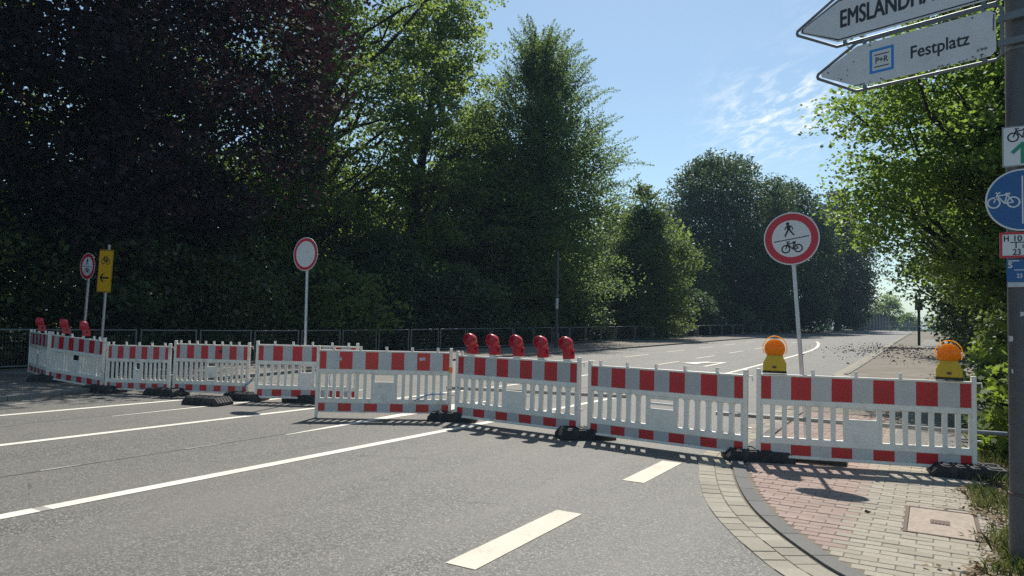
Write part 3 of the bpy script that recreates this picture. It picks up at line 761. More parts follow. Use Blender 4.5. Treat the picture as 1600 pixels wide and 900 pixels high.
five = ['first red lamp from the left in the row of five', 'second red lamp from the left in the row of five', 'middle red lamp in the row of five', 'fourth red lamp from the left in the row of five', 'rightmost red lamp in the row of five']
L7 = 2.133
for f, lab in zip((.118, .312, .510, .704, .897), five):
    o = rl if first else copy_tree(rl); first = False
    o.location = on_barrier(b7, f, 1.0, L7); o.rotation_euler = (random.Random(int(f * 77)).uniform(-.03, .03), random.Random(int(f * 55)).uniform(-.04, .04), -.16 + random.Random(int(f * 99)).uniform(-.06, .06)); o['label'] = lab
for p, lab, rz in ((on_barrier(b1, .45, .99, 2.22), 'red lamp on the barrier at the far left end, seen edge-on', -.55), (on_barrier(b2, .24, .98, 1.9), 'red lamp seen edge-on, left one on the angled barrier', -.55), (on_barrier(b2, .62, .95, 1.9), 'red lamp seen edge-on right below the left pedestrian and bicycle sign', -.55)):
    o = copy_tree(rl); o.location = p; o.rotation_euler = (0, 0, rz); o['label'] = lab

def yellow_lamp():
    r = thing('warning_lamp', 'x', 'warning lamp', (0, 0, 0), 0, 'yellow flashing lamps on the barrier')
    mb = MB(); mb.prism_xz([(-.118, .012), (.118, .012), (.118, .10), (.085, .165), (.08, .185), (-.08, .185), (-.085, .165), (-.118, .10)], -.048, .048)
    case = mb.build('case', M['lamp_yellow'], r, bevel=.010)
    MB().box(-.122, .122, -.052, .052, -.008, .014).build('foot', M['black'], r)
    k = MB(); k.box(-.02, .02, -.053, -.047, .045, .07); k.build('maker_plate', M['rust'], case)
    for sy, nm in ((-1, 'lens'), (1, 'lens')):
        mb = MB(); pr = [(.101, .004), (.101, .020), (.097, .030), (.085, .036), (.083, .033), (.066, .039), (.064, .036), (.046, .042), (.044, .039), (.024, .044), (.022, .041), (.004, .045)]
        mb.lathe_y([(a, sy * b) for a, b in pr], 30, 0, .255); mb.build(nm, M['lens_orange'], r, smooth=True, fix=True)
    mb = MB(); mb.tube([(0, -.02, .215), (0, -.02, .285)], [.008, .010], 8); mb.tube([(-.006, -.005, .24), (.03, .012, .27)], .006, 6); mb.build('bulb', M['sign_yellow'], r)
    mb = MB(); mb.tube([(.124 * math.cos(t), .012, .262 + .132 * math.sin(t)) for t in np.linspace(-.5, PI + .5, 24)], .0048, 8); mb.build('handle', M['lens_orange'], r, smooth=True)
    mb = MB(); mb.lathe_y([(.106, -.014), (.108, 0), (.106, .014)], 30, 0, .255); mb.build('lens_rim', M['lens_orange'], r, smooth=True, fix=True)
    return r
yl = yellow_lamp(); yl.location = on_barrier(b9, .088, .985, 2.135); yl.rotation_euler = (0, 0, .12); yl['label'] = 'orange lamp on a yellow case, left one beside the sign post'
y2 = copy_tree(yl); y2.location = on_barrier(b9, .885, .985, 2.135); y2.rotation_euler = (0, 0, .02); y2['label'] = 'orange lamp on a yellow case, right one near the weeds'

# pipes tied behind the barriers
def pipe(p, q, r, label):
    mb = MB(); mb.tube([p, q], r, 12); o = mb.build('steel_pipe', M['frame_metal'], None, smooth=True); tag(o, label, 'pipe', 'pipes tied behind the barriers'); return o
pipe((-6.35, 8.95, .46), (-3.35, 8.66, .56), .024, 'thin grey pipe tied behind the barrier with five red lamps')
pipe((-2.15, 8.36, .475), (.66, 9.02, .43), .024, 'thin grey pipe tied behind the two-lamp barrier, sticking out to the right')
def wire(pts, label, mat='black', r=.004):
    o = MB().tube(pts, r, 5).build('tie_wire', M[mat]); tag(o, label, 'wire'); return o
wire([(-1.95, 8.2, .50), (-1.9, 8.25, .52), (-1.82, 8.3, .49), (-1.7, 8.36, .47)], 'dark wire tie at the joint left of the two-lamp barrier')
wire([(-.42, 8.55, .60), (-.36, 8.62, .52), (-.25, 8.7, .47), (-.2, 8.75, .46)], 'dark wire tie on the pipe behind the two-lamp barrier')
wire([(-6.25, 8.80, .44), (-6.1, 8.80, .47), (-6.0, 8.74, .50), (-5.95, 8.73, .46)], 'black wire tie at the post left of the five red lamps')
def tape(pts, w, label, mat):
    mb = MB(); vs = []
    for x, y, z in pts: vs += [(x, y, z - w / 2), (x + .008, y - .004, z + w / 2)]
    mb.add(vs, [(2 * i, 2 * i + 1, 2 * i + 3, 2 * i + 2) for i in range(len(pts) - 1)])
    o = mb.build('tape', M[mat]); sm = o.modifiers.new('thick', 'SOLIDIFY'); sm.thickness = .004; tag(o, label, 'tape'); return o
tape([(-6.62, 8.50, .28), (-6.54, 8.55, .33), (-6.46, 8.60, .37), (-6.36, 8.66, .385), (-6.25, 8.74, .39)], .022, 'blue and white tape tied to the right end of the forward barrier', 'tape_blue')
tape([(-10.62, 8.72, .20), (-10.54, 8.70, .26), (-10.47, 8.72, .31), (-10.38, 8.70, .36), (-10.28, 8.62, .38)], .05, 'crumpled blue and white tape tied low between two barriers left of the no-entry sign', 'tape_blue')
tape([(-9.03, 9.22, .62), (-9.02, 9.22, .52), (-9.03, 9.2, .42), (-9.0, 9.2, .30)], .05, 'pale blue strip hanging behind the forward barrier', 'tape_blue')

# ------------------------------------------------------------------ signs
def bike_strokes(mb, cx, cz, s, y, w):
    P = lambda a, b: (cx + a * s, cz + b * s)
    Fh, Rh, B, S, Hh = (-.58, 0), (.58, 0), (.06, -.06), (.22, .56), (-.36, .50)
    for c in (Fh, Rh): mb.ring_xz(*P(*c), .36 * s - w * .6, .36 * s + w * .6, y, 28)
    for p, q in ((Fh, (-.34, .66)), (Hh, B), (Hh, S), (B, S), (B, Rh), (Rh, S), ((-.36, .66), (-.18, .74)), ((-.36, .66), (-.46, .74)), ((.10, .62), (.40, .62)), (S, (.24, .62))):
        mb.stroke(P(*p), P(*q), w * (1.5 if p == (.10, .62) else 1), y); y -= .00012
def ped_strokes(mb, cx, cz, s, y):
    P = lambda a, b: (cx + a * s, cz + b * s)
    mb.ring_xz(*P(-.06, .84), 0, .13 * s, y, 20)
    mb.flat_xz([P(-.14, .30), P(.12, .30), P(.16, .66), P(.04, .72), P(-.10, .70), P(-.16, .58)], y - .0001)
    for p, q, w in (((-.12, .66), (-.34, .34), .09), ((.10, .66), (.30, .50), .09), ((.29, .52), (.30, .30), .08), ((-.05, .34), (-.34, -.22), .13), ((.05, .34), (.22, .05), .13), ((.21, .08), (.40, -.18), .11)):
        y -= .00012; mb.stroke(P(*p), P(*q), w * s, y)
def disc_sign(root, z, R, red_w=.09, inner=True, y=-.045):
    d = MB(); d.lathe_y([(R - .004, y + .004), (R, y + .002), (R, y), (R - .003, y - .001)], 48, 0, z); plate = d.build('disc', M['sign_back'], root, smooth=True, fix=True)
    f = MB(); f.mi = 0; f.ring_xz(0, z, R - .014, R - .001, y - .0022, 48); f.mi = 1; f.ring_xz(0, z, R - red_w, R - .014, y - .0022, 48); f.mi = 0; f.ring_xz(0, z, 0, R - red_w, y - .0022, 48)
    f.build('face', [M['sign_white'], M['sign_red']], plate, fix=False)
    return plate
def clamp(mb, z):
    mb.box(-.036, .036, -.042, .036, z - .015, z + .015); return mb
def sign_post(root, h, lean, w=.02, sq=True):
    mb = MB()
    if sq: mb.box(-w, w, -w, w, .02, h)
    else: mb.tube([(0, 0, .02), (0, 0, h)], w, 12)
    return mb.build('post', M['galv'], root, smooth=not sq)
def no_ped_bike(loc, z, h, lean, label, div_tilt):
    r = thing('road_sign', label, 'road sign', loc, 0, 'temporary signs behind the barriers'); r.rotation_euler = (lean[1], lean[0], 0)
    sign_post(r, h, 0); [clamp(MB(), q).build('clamp', M['galv'], r) for q in (z - .2, z + .2)]
    p = disc_sign(r, z, .30); y = -.0485
    m = MB(); ped_strokes(m, -.02, z + .06, .135, y); m.build('pedestrian_symbol', M['black'], p)
    m = MB(); bike_strokes(m, .0, z - .115, .115, y, .012); m.build('bicycle_symbol', M['black'], p)
    m = MB(); m.stroke((-.19, z - .005 - div_tilt), (.19, z - .005 + div_tilt), .010, y); m.build('divider_line', M['black'], p)
    return r
no_ped_bike((-1.19, 8.60, 0), 2.49, 2.80, (-.072, 0), 'round red-rimmed sign with pedestrian over bicycle, tall post by the right pavement', .018)
no_ped_bike((-16.44, 9.04, .02), 2.50, 2.75, (.055, 0), 'round red-rimmed sign with pedestrian over bicycle at the far left, beside the yellow sign', 0.0)
r = thing('road_sign', 'round red-rimmed no-entry sign with a plain white middle in front of the dark trees', 'road sign', (-9.53, 9.11, 0), 0, 'temporary signs behind the barriers')
r.rotation_euler = (0, -.018, 0)
sign_post(r, 2.90, 0, .024, False); [clamp(MB(), q).build('clamp', M['galv'], r) for q in (2.4, 2.8)]; disc_sign(r, 2.60, .30, .068)
r = thing('detour_sign', 'tall yellow detour sign with a bicycle and a left arrow', 'road sign', (-15.87, 9.13, .02), 0, 'temporary signs behind the barriers'); r.rotation_euler = (0, .045, 0)
sign_post(r, 2.98, 0)
[clamp(MB(), q).build('clamp', M['galv'], r) for q in (2.05, 2.72)]
pl = MB().box(-.27, .27, -.050, -.045, 1.92, 2.86).build('plate', M['sign_yellow'], r, bevel=.001)
m = MB()
for x0, x1, z0, z1 in ((-.262, .262, 1.928, 1.94), (-.262, .262, 2.84, 2.852), (-.262, -.25, 1.94, 2.84), (.25, .262, 1.94, 2.84)): m.flat_xz([(x0, z0), (x1, z0), (x1, z1), (x0, z1)], -.0512)
m.build('border', M['black'], pl)
m = MB(); bike_strokes(m, 0, 2.60, .16, -.0515, .018); m.build('bicycle_symbol', M['black'], pl)
m = MB(); m.stroke((-.15, 2.24), (.16, 2.24), .04, -.0515); m.stroke((-.165, 2.235), (-.05, 2.335), .04, -.0517); m.stroke((-.165, 2.245), (-.05, 2.145), .04, -.0519); m.build('arrow', M['black'], pl)

# lamp post with its signs
PP = Vector((.505, 5.53, 0))
lp_ = thing('lamp_post', 'thick dark grey post with signs and torn stickers at the right edge', 'lamp post', PP)
mb = MB(); mb.tube([(0, 0, -.05), (0, 0, .45), (0, 0, .455), (0, 0, 3.0), (0, 0, 8.2)], [.098, .097, .092, .090, .075], 28); mb.build('shaft', M['pole_paint'], lp_, smooth=True)
mb = MB(); mb.tube([(0, 0, .452), (0, 0, .462)], [.099, .099], 28); mb.build('weld_ring', M['rust'], lp_)
for z in (3.27, 3.50, 3.64, 3.86): MB().tube([(0, 0, z - .010), (0, 0, z + .010)], .0945, 28).build('clamp_band', M['frame_metal'], lp_)
def curved_patch(a0, a1, z0, z1, name, mat, r=.0955, jag=0):
    mb = MB(); n = 7; vs = []; rg = random.Random(int(z0 * 100))
    for i in range(n):
        a = a0 + (a1 - a0) * i / (n - 1); vs += [(r * math.cos(a), r * math.sin(a), z0 + rg.uniform(0, jag)), (r * math.cos(a), r * math.sin(a), z1 - rg.uniform(0, jag))]
    mb.add(vs, [(2 * i, 2 * i + 2, 2 * i + 3, 2 * i + 1) for i in range(n - 1)]); return mb.build(name, mat, lp_)
curved_patch(-1.9, -1.1, 1.55, 1.60, 'sticker', M['sticker'], .0965, .015)
curved_patch(-2.75, -2.35, 1.40, 1.44, 'sticker', M['sticker'], .0965, .006)
curved_patch(-2.5, -2.36, 1.20, 1.235, 'sticker', M['sticker'], .0965, .01)
curved_patch(-3.0, -2.93, 2.05, 2.10, 'sticker', M['sticker'], .0965, .01)

def arrow_sign(label, tipx, tailx, z0, z1, cat='direction sign'):
    # local x runs along the sign towards the post, the face looks along local -y
    r = thing('direction_sign', label, cat, (PP.x, PP.y, 0), math.atan2(-.316, .949), 'white arrow signs on the lamp post')
    y = -.13; zc = (z0 + z1) / 2; sh = tipx + (z1 - z0) * .80; lowtip = zc
    def outline(g):
        h0, h1 = z0 + g, z1 - g; k = g * 1.15; c = .03
        return [(sh + g * .4, h0), (tailx - c - g, h0), (tailx - g, h0 + c), (tailx - g, h1 - c), (tailx - c - g, h1), (sh + g * .4, h1), (tipx + k, zc + .016), (tipx + k - .004, zc), (tipx + k, zc - .016)]
    frame_pts = outline(0)
    mb = MB(); mb.tube([(x, y + .01, z) for x, z in frame_pts] + [(frame_pts[0][0], y + .01, frame_pts[0][1]), (frame_pts[1][0] * .2 + frame_pts[0][0] * .8, y + .01, z0)], .0115, 10)
    mb.build('frame', M['frame_metal'], r, smooth=True)
    plate = MB().prism_xz(outline(.030), y - .0035, y + .0035).build('plate', M['sign_white'], r)
    for x in (sh + .06, tailx - .10):
        for q in (z0 - .002, z1 - .045): MB().box(x - .010, x + .010, y - .002, y + .018, q, q + .047).build('plate_clip', M['frame_metal'], r)
    for q in (-.10, .06): MB().box(tailx - .02, .05, y + .0, y + .03, zc + q, zc + q + .04).build('bracket', M['frame_metal'], r)
    return r, plate, y - .0045, outline
r, plate, y, ol = arrow_sign('white arrow sign reading Festplatz with a blue P+R emblem', -1.275, -.075, 3.205, 3.565)
text('lettering', 'Festplatz', .122, M['letter'], plate, (-.618, y, 3.345), .84, .002)
m = MB()
ex0, ex1, ez0, ez1 = -.888, -.722, 3.302, 3.478; q = .018
for a, b, c, d in ((ex0, ex1, ez0, ez0 + q), (ex0, ex1, ez1 - q, ez1), (ex0, ex0 + q, ez0 + q, ez1 - q), (ex1 - q, ex1, ez0 + q, ez1 - q)): m.flat_xz([(a, c), (b, c), (b, d), (a, d)], y)
m.build('emblem_border', M['pr_blue'], plate)
text('lettering', 'P+R', .060, M['black'], plate, ((ex0 + ex1) / 2, y, 3.371), .86, .001, 'CENTER')
m = MB(); m.stroke((ex0 + .032, 3.345), (ex1 - .032, 3.345), .007, y); m.stroke((ex0 + .032, 3.432), (ex1 - .032, 3.432), .007, y); m.build('emblem_line', M['black'], plate)
# dirt marks along the lower edge, bolts and a small sticker
m = MB(); rg = random.Random(8)
for i in range(26):
    x = rg.uniform(-1.12, -.80) if i < 14 else rg.uniform(-.45, -.16); z = 3.237 + abs(rg.gauss(0, .006)); w = rg.uniform(.008, .03)
    m.flat_xz([(x, z), (x + w, z - .001), (x + w * .8, z + rg.uniform(.003, .010)), (x + w * .3, z + rg.uniform(.003, .014))], y - .0002 - i * .00001)
m.flat_xz([(-.122, 3.40), (-.114, 3.39), (-.110, 3.50), (-.118, 3.505)], y - .0006)
for i in range(7):
    x = rg.uniform(-1.18, -1.0); z = 3.385 + rg.uniform(-.09, .05) + (x + 1.1) * .2; w = rg.uniform(.006, .018)
    m.flat_xz([(x, z), (x + w, z), (x + w * .7, z + w * .8), (x + w * .1, z + w * .6)], y - .0005 - i * .00001)
tag(m.build('dirt_mark', M['dirt_print'], plate), kind='stuff')
for x, z in ((-.885, 3.515), (-.235, 3.515), (-.235, 3.255), (-1.19, 3.39)): MB().tube([(x, y + .001, z), (x, y - .004, z)], .006, 10).build('bolt', M['frame_metal'], plate)
MB().flat_xz([(-.215, 3.28), (-.15, 3.282), (-.15, 3.302), (-.215, 3.30)], y - .0003).build('sticker', M['sticker'], plate)
m = MB(); m.flat_xz([(-.213, 3.284), (-.196, 3.284), (-.2045, 3.299)], y - .0006)
m.flat_xz([(-.19, 3.286), (-.174, 3.286), (-.174, 3.298), (-.19, 3.298)], y - .0006); m.flat_xz([(-.170, 3.286), (-.155, 3.286), (-.155, 3.298), (-.170, 3.298)], y - .0006); m.build('sticker_print', M['dirt_print'], plate)
r, plate, y, ol = arrow_sign('white arrow sign reading EMSLANDHALLEN cut off by the top edge', -1.440, -.075, 3.578, 3.965)
text('lettering', 'EMSLANDHALLEN', .185, M['letter'], plate, (-1.105, y, 3.712), .60, .004)
# black outline of the upper sign
m = MB(); o1, o2 = ol(.040), ol(.049)
for i in range(len(o1)):
    j = (i + 1) % len(o1); m.add([(o1[i][0], y - .0002, o1[i][1]), (o1[j][0], y - .0002, o1[j][1]), (o2[j][0], y - .0002, o2[j][1]), (o2[i][0], y - .0002, o2[i][1])], [(0, 1, 2, 3)])
m.build('border', M['black'], plate)

SX, SY = .495, PP.y - .105
r = thing('cycle_route_sign', 'small white sign with a bicycle and a green upward arrow', 'sign', (SX, SY, 0))
pl = MB().prism_xz([(-.105, 2.50), (.105, 2.50), (.105, 2.755), (-.105, 2.755)], -.003, .003).build('plate', M['sign_white'], r)
m = MB(); bike_strokes(m, -.005, 2.685, .075, -.0038, .007); m.build('bicycle_symbol', M['black'], pl)
m = MB(); m.stroke((0, 2.515), (0, 2.64), .022, -.0038); m.stroke((-.055, 2.585), (.004, 2.645), .022, -.0040); m.stroke((.055, 2.585), (-.004, 2.645), .022, -.0042); m.build('arrow', M['sign_green'], pl)
m = MB()
for a, b, c, d in ((-.104, .104, 2.501, 2.506), (-.104, .104, 2.749, 2.754), (-.104, -.099, 2.506, 2.749), (.099, .104, 2.506, 2.749)): m.flat_xz([(a, c), (b, c), (b, d), (a, d)], -.0036)
m.build('border', M['frame_metal'], pl)
MB().box(-.03, .03, .003, .030, 2.60, 2.64).build('bracket', M['galv'], r)
r = thing('cycle_path_sign', 'round blue sign with a white bicycle left of a white line', 'road sign', (SX - .005, SY - .012, 0))
d = MB(); R = .195; z = 2.285; d.lathe_y([(R - .003, .004), (R, .002), (R, -.002), (R - .003, -.003)], 48, 0, z); disc = d.build('disc', M['sign_back'], r, smooth=True, fix=True)
f = MB(); f.mi = 0; f.ring_xz(0, z, 0, R - .010, -.0042, 48); f.mi = 1; f.ring_xz(0, z, R - .010, R - .001, -.0042, 48); f.build('face', [M['sign_blue'], M['sign_white']], disc)
m = MB(); bike_strokes(m, -.098, z - .012, .088, -.0048, .0075); m.build('bicycle_symbol', M['sign_white'], disc)
m = MB(); m.stroke((.0, z - .15), (.0, z + .15), .008, -.0048); m.build('divider_line', M['sign_white'], disc)
m = MB(); ped_strokes(m, .085, z - .035, .11, -.0048); m.build('pedestrian_symbol', M['sign_white'], disc)
MB().box(-.03, .03, .004, .042, 2.26, 2.31).build('bracket', M['galv'], r)
r = thing('hydrant_sign', 'small white plate with red rim reading H 10 over 23', 'sign', (SX, SY, 0))
pl = MB().prism_xz([(-.125, 1.925), (.125, 1.925), (.125, 2.085), (-.125, 2.085)], -.003, .003).build('plate', M['sign_white'], r)
m = MB(); q = .014
for a, b, c, d in ((-.125, .125, 1.925, 1.925 + q), (-.125, .125, 2.085 - q, 2.085), (-.125, -.125 + q, 1.925 + q, 2.085 - q), (.125 - q, .125, 1.925 + q, 2.085 - q)): m.flat_xz([(a, c), (b, c), (b, d), (a, d)], -.0038)
m.build('border', M['sign_red'], pl)
text('lettering', 'H', .052, M['black'], pl, (-.105, -.004, 2.028), .8, .001); text('lettering', '10', .052, M['black'], pl, (-.058, -.004, 2.028), .95, .001)
text('lettering', '1', .052, M['black'], pl, (-.052, -.004, 1.984), .9, .001); text('lettering', '1', .034, M['black'], pl, (-.012, -.004, 1.984), .9, .001); text('lettering', '23', .052, M['black'], pl, (-.058, -.004, 1.943), .85, .001)
m = MB(); m.stroke((-.07, 2.021), (.09, 2.021), .005, -.0040); m.stroke((.022, 1.985), (.022, 2.021), .006, -.0042); m.build('sign_line', M['black'], pl)
MB().box(-.03, .03, .003, .030, 1.98, 2.02).build('bracket', M['galv'], r)
r = thing('valve_sign', 'small blue plate with a white S below the hydrant sign', 'sign', (SX + .005, SY, 0))
pl = MB().prism_xz([(-.095, 1.775), (.095, 1.775), (.095, 1.915), (-.095, 1.915)], -.003, .003).build('plate', M['sign_blue'], r)
text('lettering', 'S', .050, M['sign_white'], pl, (-.088, -.004, 1.862), 1.0, .0015); text('lettering', '23', .036, M['sign_white'], pl, (-.045, -.004, 1.800), .9, .0005)
m = MB(); m.stroke((-.055, 1.848), (.07, 1.848), .005, -.0040); m.stroke((.0, 1.815), (.0, 1.848), .005, -.0042); m.build('sign_line', M['sign_white'], pl)
MB().flat_xz([(-.088, 1.902), (-.03, 1.902), (-.03, 1.908), (-.088, 1.908)], -.004).build('print_line', M['sign_white'], pl)
MB().box(-.03, .03, .003, .030, 1.83, 1.87).build('bracket', M['galv'], r)
mb = MB(); mb.add([(SX - .085, SY + .0, 1.742), (SX + .02, SY - .004, 1.742), (SX + .02, SY - .002, 1.772), (SX - .085, SY + .002, 1.772), (SX - .03, SY - .006, 1.750)], [(0, 1, 4), (1, 2, 4), (2, 3, 4), (3, 0, 4)])
o = mb.build('paper_label', M['sticker']); o.modifiers.new('thick', 'SOLIDIFY').thickness = .002; tag(o, 'torn white paper stuck just below the blue S plate', 'sticker')

# ------------------------------------------------------------------ left fence
fence = thing('mesh_fence', 'low grey mesh fence along the left pavement in front of the trees', 'fence', (0, 0, 0))
post = MB().tube([(0, 0, 0), (0, 0, 1.0)], .024, 8).mesh('post', M['fence_metal'])
s = -6.0; prev = None; FH = .97
while s < 118:
    step = 2.0 if s < 44 else 3.0
    x = FENCE_R(s); z = tz(s) + .07
    if prev:
        x0, s0, z0 = prev; d = Vector((x - x0, s - s0, z - z0)); L = d.length
        for off in (.10, -.10): pass
        pa = Vector((x0, s0, z0)) + d * .04; pb = Vector((x0, s0, z0)) + d * .96
        link('post', post, fence, pa); link('post', post, fence, pb)
        MB().tube([pa + Vector((0, 0, FH)), pb + Vector((0, 0, FH))], .022, 8).build('top_rail', M['fence_metal'], fence)
        MB().tube([pa + Vector((0, 0, .10)), pb + Vector((0, 0, .10))], .018, 6).build('bottom_rail', M['fence_metal'], fence)
        if s < 60:
            mb = MB(); n = 26
            for i in range(1, n):
                p = pa + (pb - pa) * (i / n); mb.tube([p + Vector((0, 0, .10)), p + Vector((0, 0, FH))], .0025, 3, False)
            for k in range(1, 6):
                zz = .10 + k * .145; mb.tube([pa + Vector((0, 0, zz)), pb + Vector((0, 0, zz))], .002, 3, False)
            tag(mb.build('wire_mesh', M['fence_metal'], fence), kind='stuff')
    prev = (x, s, z); s += step

# slim lamp post on the far left pavement
t = thing('street_pole', 'slim grey pole on the left pavement in front of the hornbeam', 'pole', (-16.86, 33.4, tz(33.4) + .07))
MB().tube([(0, 0, 0), (0, 0, 1.2), (0, 0, 1.22), (0, 0, 5.0)], [.10, .095, .07, .06], 12).build('shaft', M['pole_paint'], t, smooth=True)
MB().box(-.115, .115, -.115, .115, .4, .75).build('door_panel', M['pole_paint'], t)
MB().tube([(0, 0, 2.0), (0, 0, 2.55)], .078, 12).build('poster_band', M['sticker'], t)

# right background: signal on a post, board fence, wall, site fences
t = thing('traffic_signal', 'dark back of a traffic signal on a post beyond the right pavement', 'traffic light', (-.78, 57, tz(57)))
MB().tube([(0, 0, 0), (0, 0, 3.3)], .09, 10).build('post', M['boards'], t)
MB().box(-.24, .24, -.16, .0, 2.45, 3.2).build('backing_board', M['black'], t)
MB().box(-.13, .13, -.005, .25, 2.48, 3.15).build('signal_head', M['black'], t)
bf = thing('board_fence', 'dark upright board fence behind the right-hand shrubs', 'fence', (2.4, 44, tz(44)))
bd = MB().box(-.07, .07, -.012, .012, 0, 1.75).mesh('board', M['boards'])
for i in range(46): link('board', bd, bf, (i * .15, .0, random.Random(i).uniform(-.02, .02) + i * 0.0), (0, 0, random.Random(i + 50).uniform(-.03, .03)))
for z in (.3, 1.3): MB().box(-.1, 6.9, .02, .06, z, z + .1).build('rail', M['boards'], bf)
nw = thing('noise_wall', 'dark ribbed wall with pale end beside the far road crest', 'wall', (-8.9, 122, tz(122)))
wp = MB().box(-.08, .08, 0, 2.35, .3, 2.5).mesh('wall_panel', M['wall_dark']); wpo = MB().box(-.17, .17, -.12, .12, 0, 2.75).mesh('wall_post', M['wall_dark'])
for i in range(8):
    link('wall_panel', wp, nw, (i * .30, i * 2.6 + .13, 0), (0, 0, -.115)); link('wall_post', wpo, nw, (i * .30, i * 2.6, 0))
MB().box(-1.6, .05, -.5, -.2, 0, 3.1).build('end_pillar', M['wall_light'], nw)
for k, (x0, x1, s, lab) in enumerate(((-9.3, -3.2, 118, 'pale temporary site fence across the far road'), (-3.0, 2.2, 120, 'pale temporary site fence across the far pavement'), (-8.2, -.5, 131, 'pale railing at the road crest behind the site fences'))):
    t = thing('site_fence', lab, 'fence', (0, s, tz(s)), 0, 'site fences at the end of the road'); m = MB()
    n = 3
    for i in range(n + 1): MB().tube([(x0 + (x1 - x0) * i / n, 0, 0), (x0 + (x1 - x0) * i / n, 0, 1.5)], .03, 6).build('post', M['galv'], t)
    for z in (.2, .8, 1.45): MB().tube([(x0, 0, z), (x1, 0, z)], .025, 6).build('rail', M['galv'], t)
    m = MB()
    for i in range(60): m.tube([(x0 + (x1 - x0) * (i + .5) / 60, 0, .2), (x0 + (x1 - x0) * (i + .5) / 60, 0, 1.45)], .004, 3, False)
    tag(m.build('wire_mesh', M['galv'], t), kind='stuff')

# ------------------------------------------------------------------ foliage
def leaf_mesh(name, c, nrm, size, aspect, mat, rg, shape='rhomb', axis=None):
    N = len(c)
    a = rg.normal(size=(N, 3)) if axis is None else axis + rg.normal(size=(N, 3)) * .35
    u = a - nrm * np.sum(a * nrm, 1, keepdims=True); u /= (np.linalg.norm(u, axis=1, keepdims=True) + 1e-9)
    v = np.cross(nrm, u)
    sz = size[:, None]
    if shape == 'rhomb':
        prof = np.array([(-.5, 0), (-.05, .5), (.5, 0), (-.05, -.5)])
    elif shape == 'oval':
        prof = np.array([(-.5, 0), (-.2, .42), (.15, .40), (.5, 0), (.15, -.40), (-.2, -.42)])
    else:                                   # palmate leaf
        prof = np.array([(-.5, 0), (-.28, .30), (-.40, .50), (-.02, .30), (.10, .60), (.18, .22), (.55, 0), (.18, -.22), (.10, -.60), (-.02, -.30), (-.40, -.50), (-.28, -.30)])
    K = len(prof)
    asp = aspect if shape != 'palm' else 1.0
    bend = -.18 * np.abs(prof[:, 0]) ** 1.5
    P = c[:, None, :] + sz[:, None] * (prof[None, :, 0, None] * u[:, None, :] + asp * prof[None, :, 1, None] * v[:, None, :] + (bend * 1.0)[None, :, None] * nrm[:, None, :])
    me = bpy.data.meshes.new(name)
    me.vertices.add(N * K); me.vertices.foreach_set('co', P.reshape(-1).astype(np.float32))
    me.loops.add(N * K); me.loops.foreach_set('vertex_index', np.arange(N * K, dtype=np.int32))
    me.polygons.add(N); me.polygons.foreach_set('loop_start', np.arange(N, dtype=np.int32) * K); me.polygons.foreach_set('loop_total', np.full(N, K, np.int32))
    me.materials.append(mat); me.update(calc_edges=True); return me
def rand_normals(rg, n, up=1.0, spread=.7):
    q = rg.normal(size=(n, 3)) * spread; q[:, 2] += up
    return q / (np.linalg.norm(q, axis=1, keepdims=True) + 1e-9)

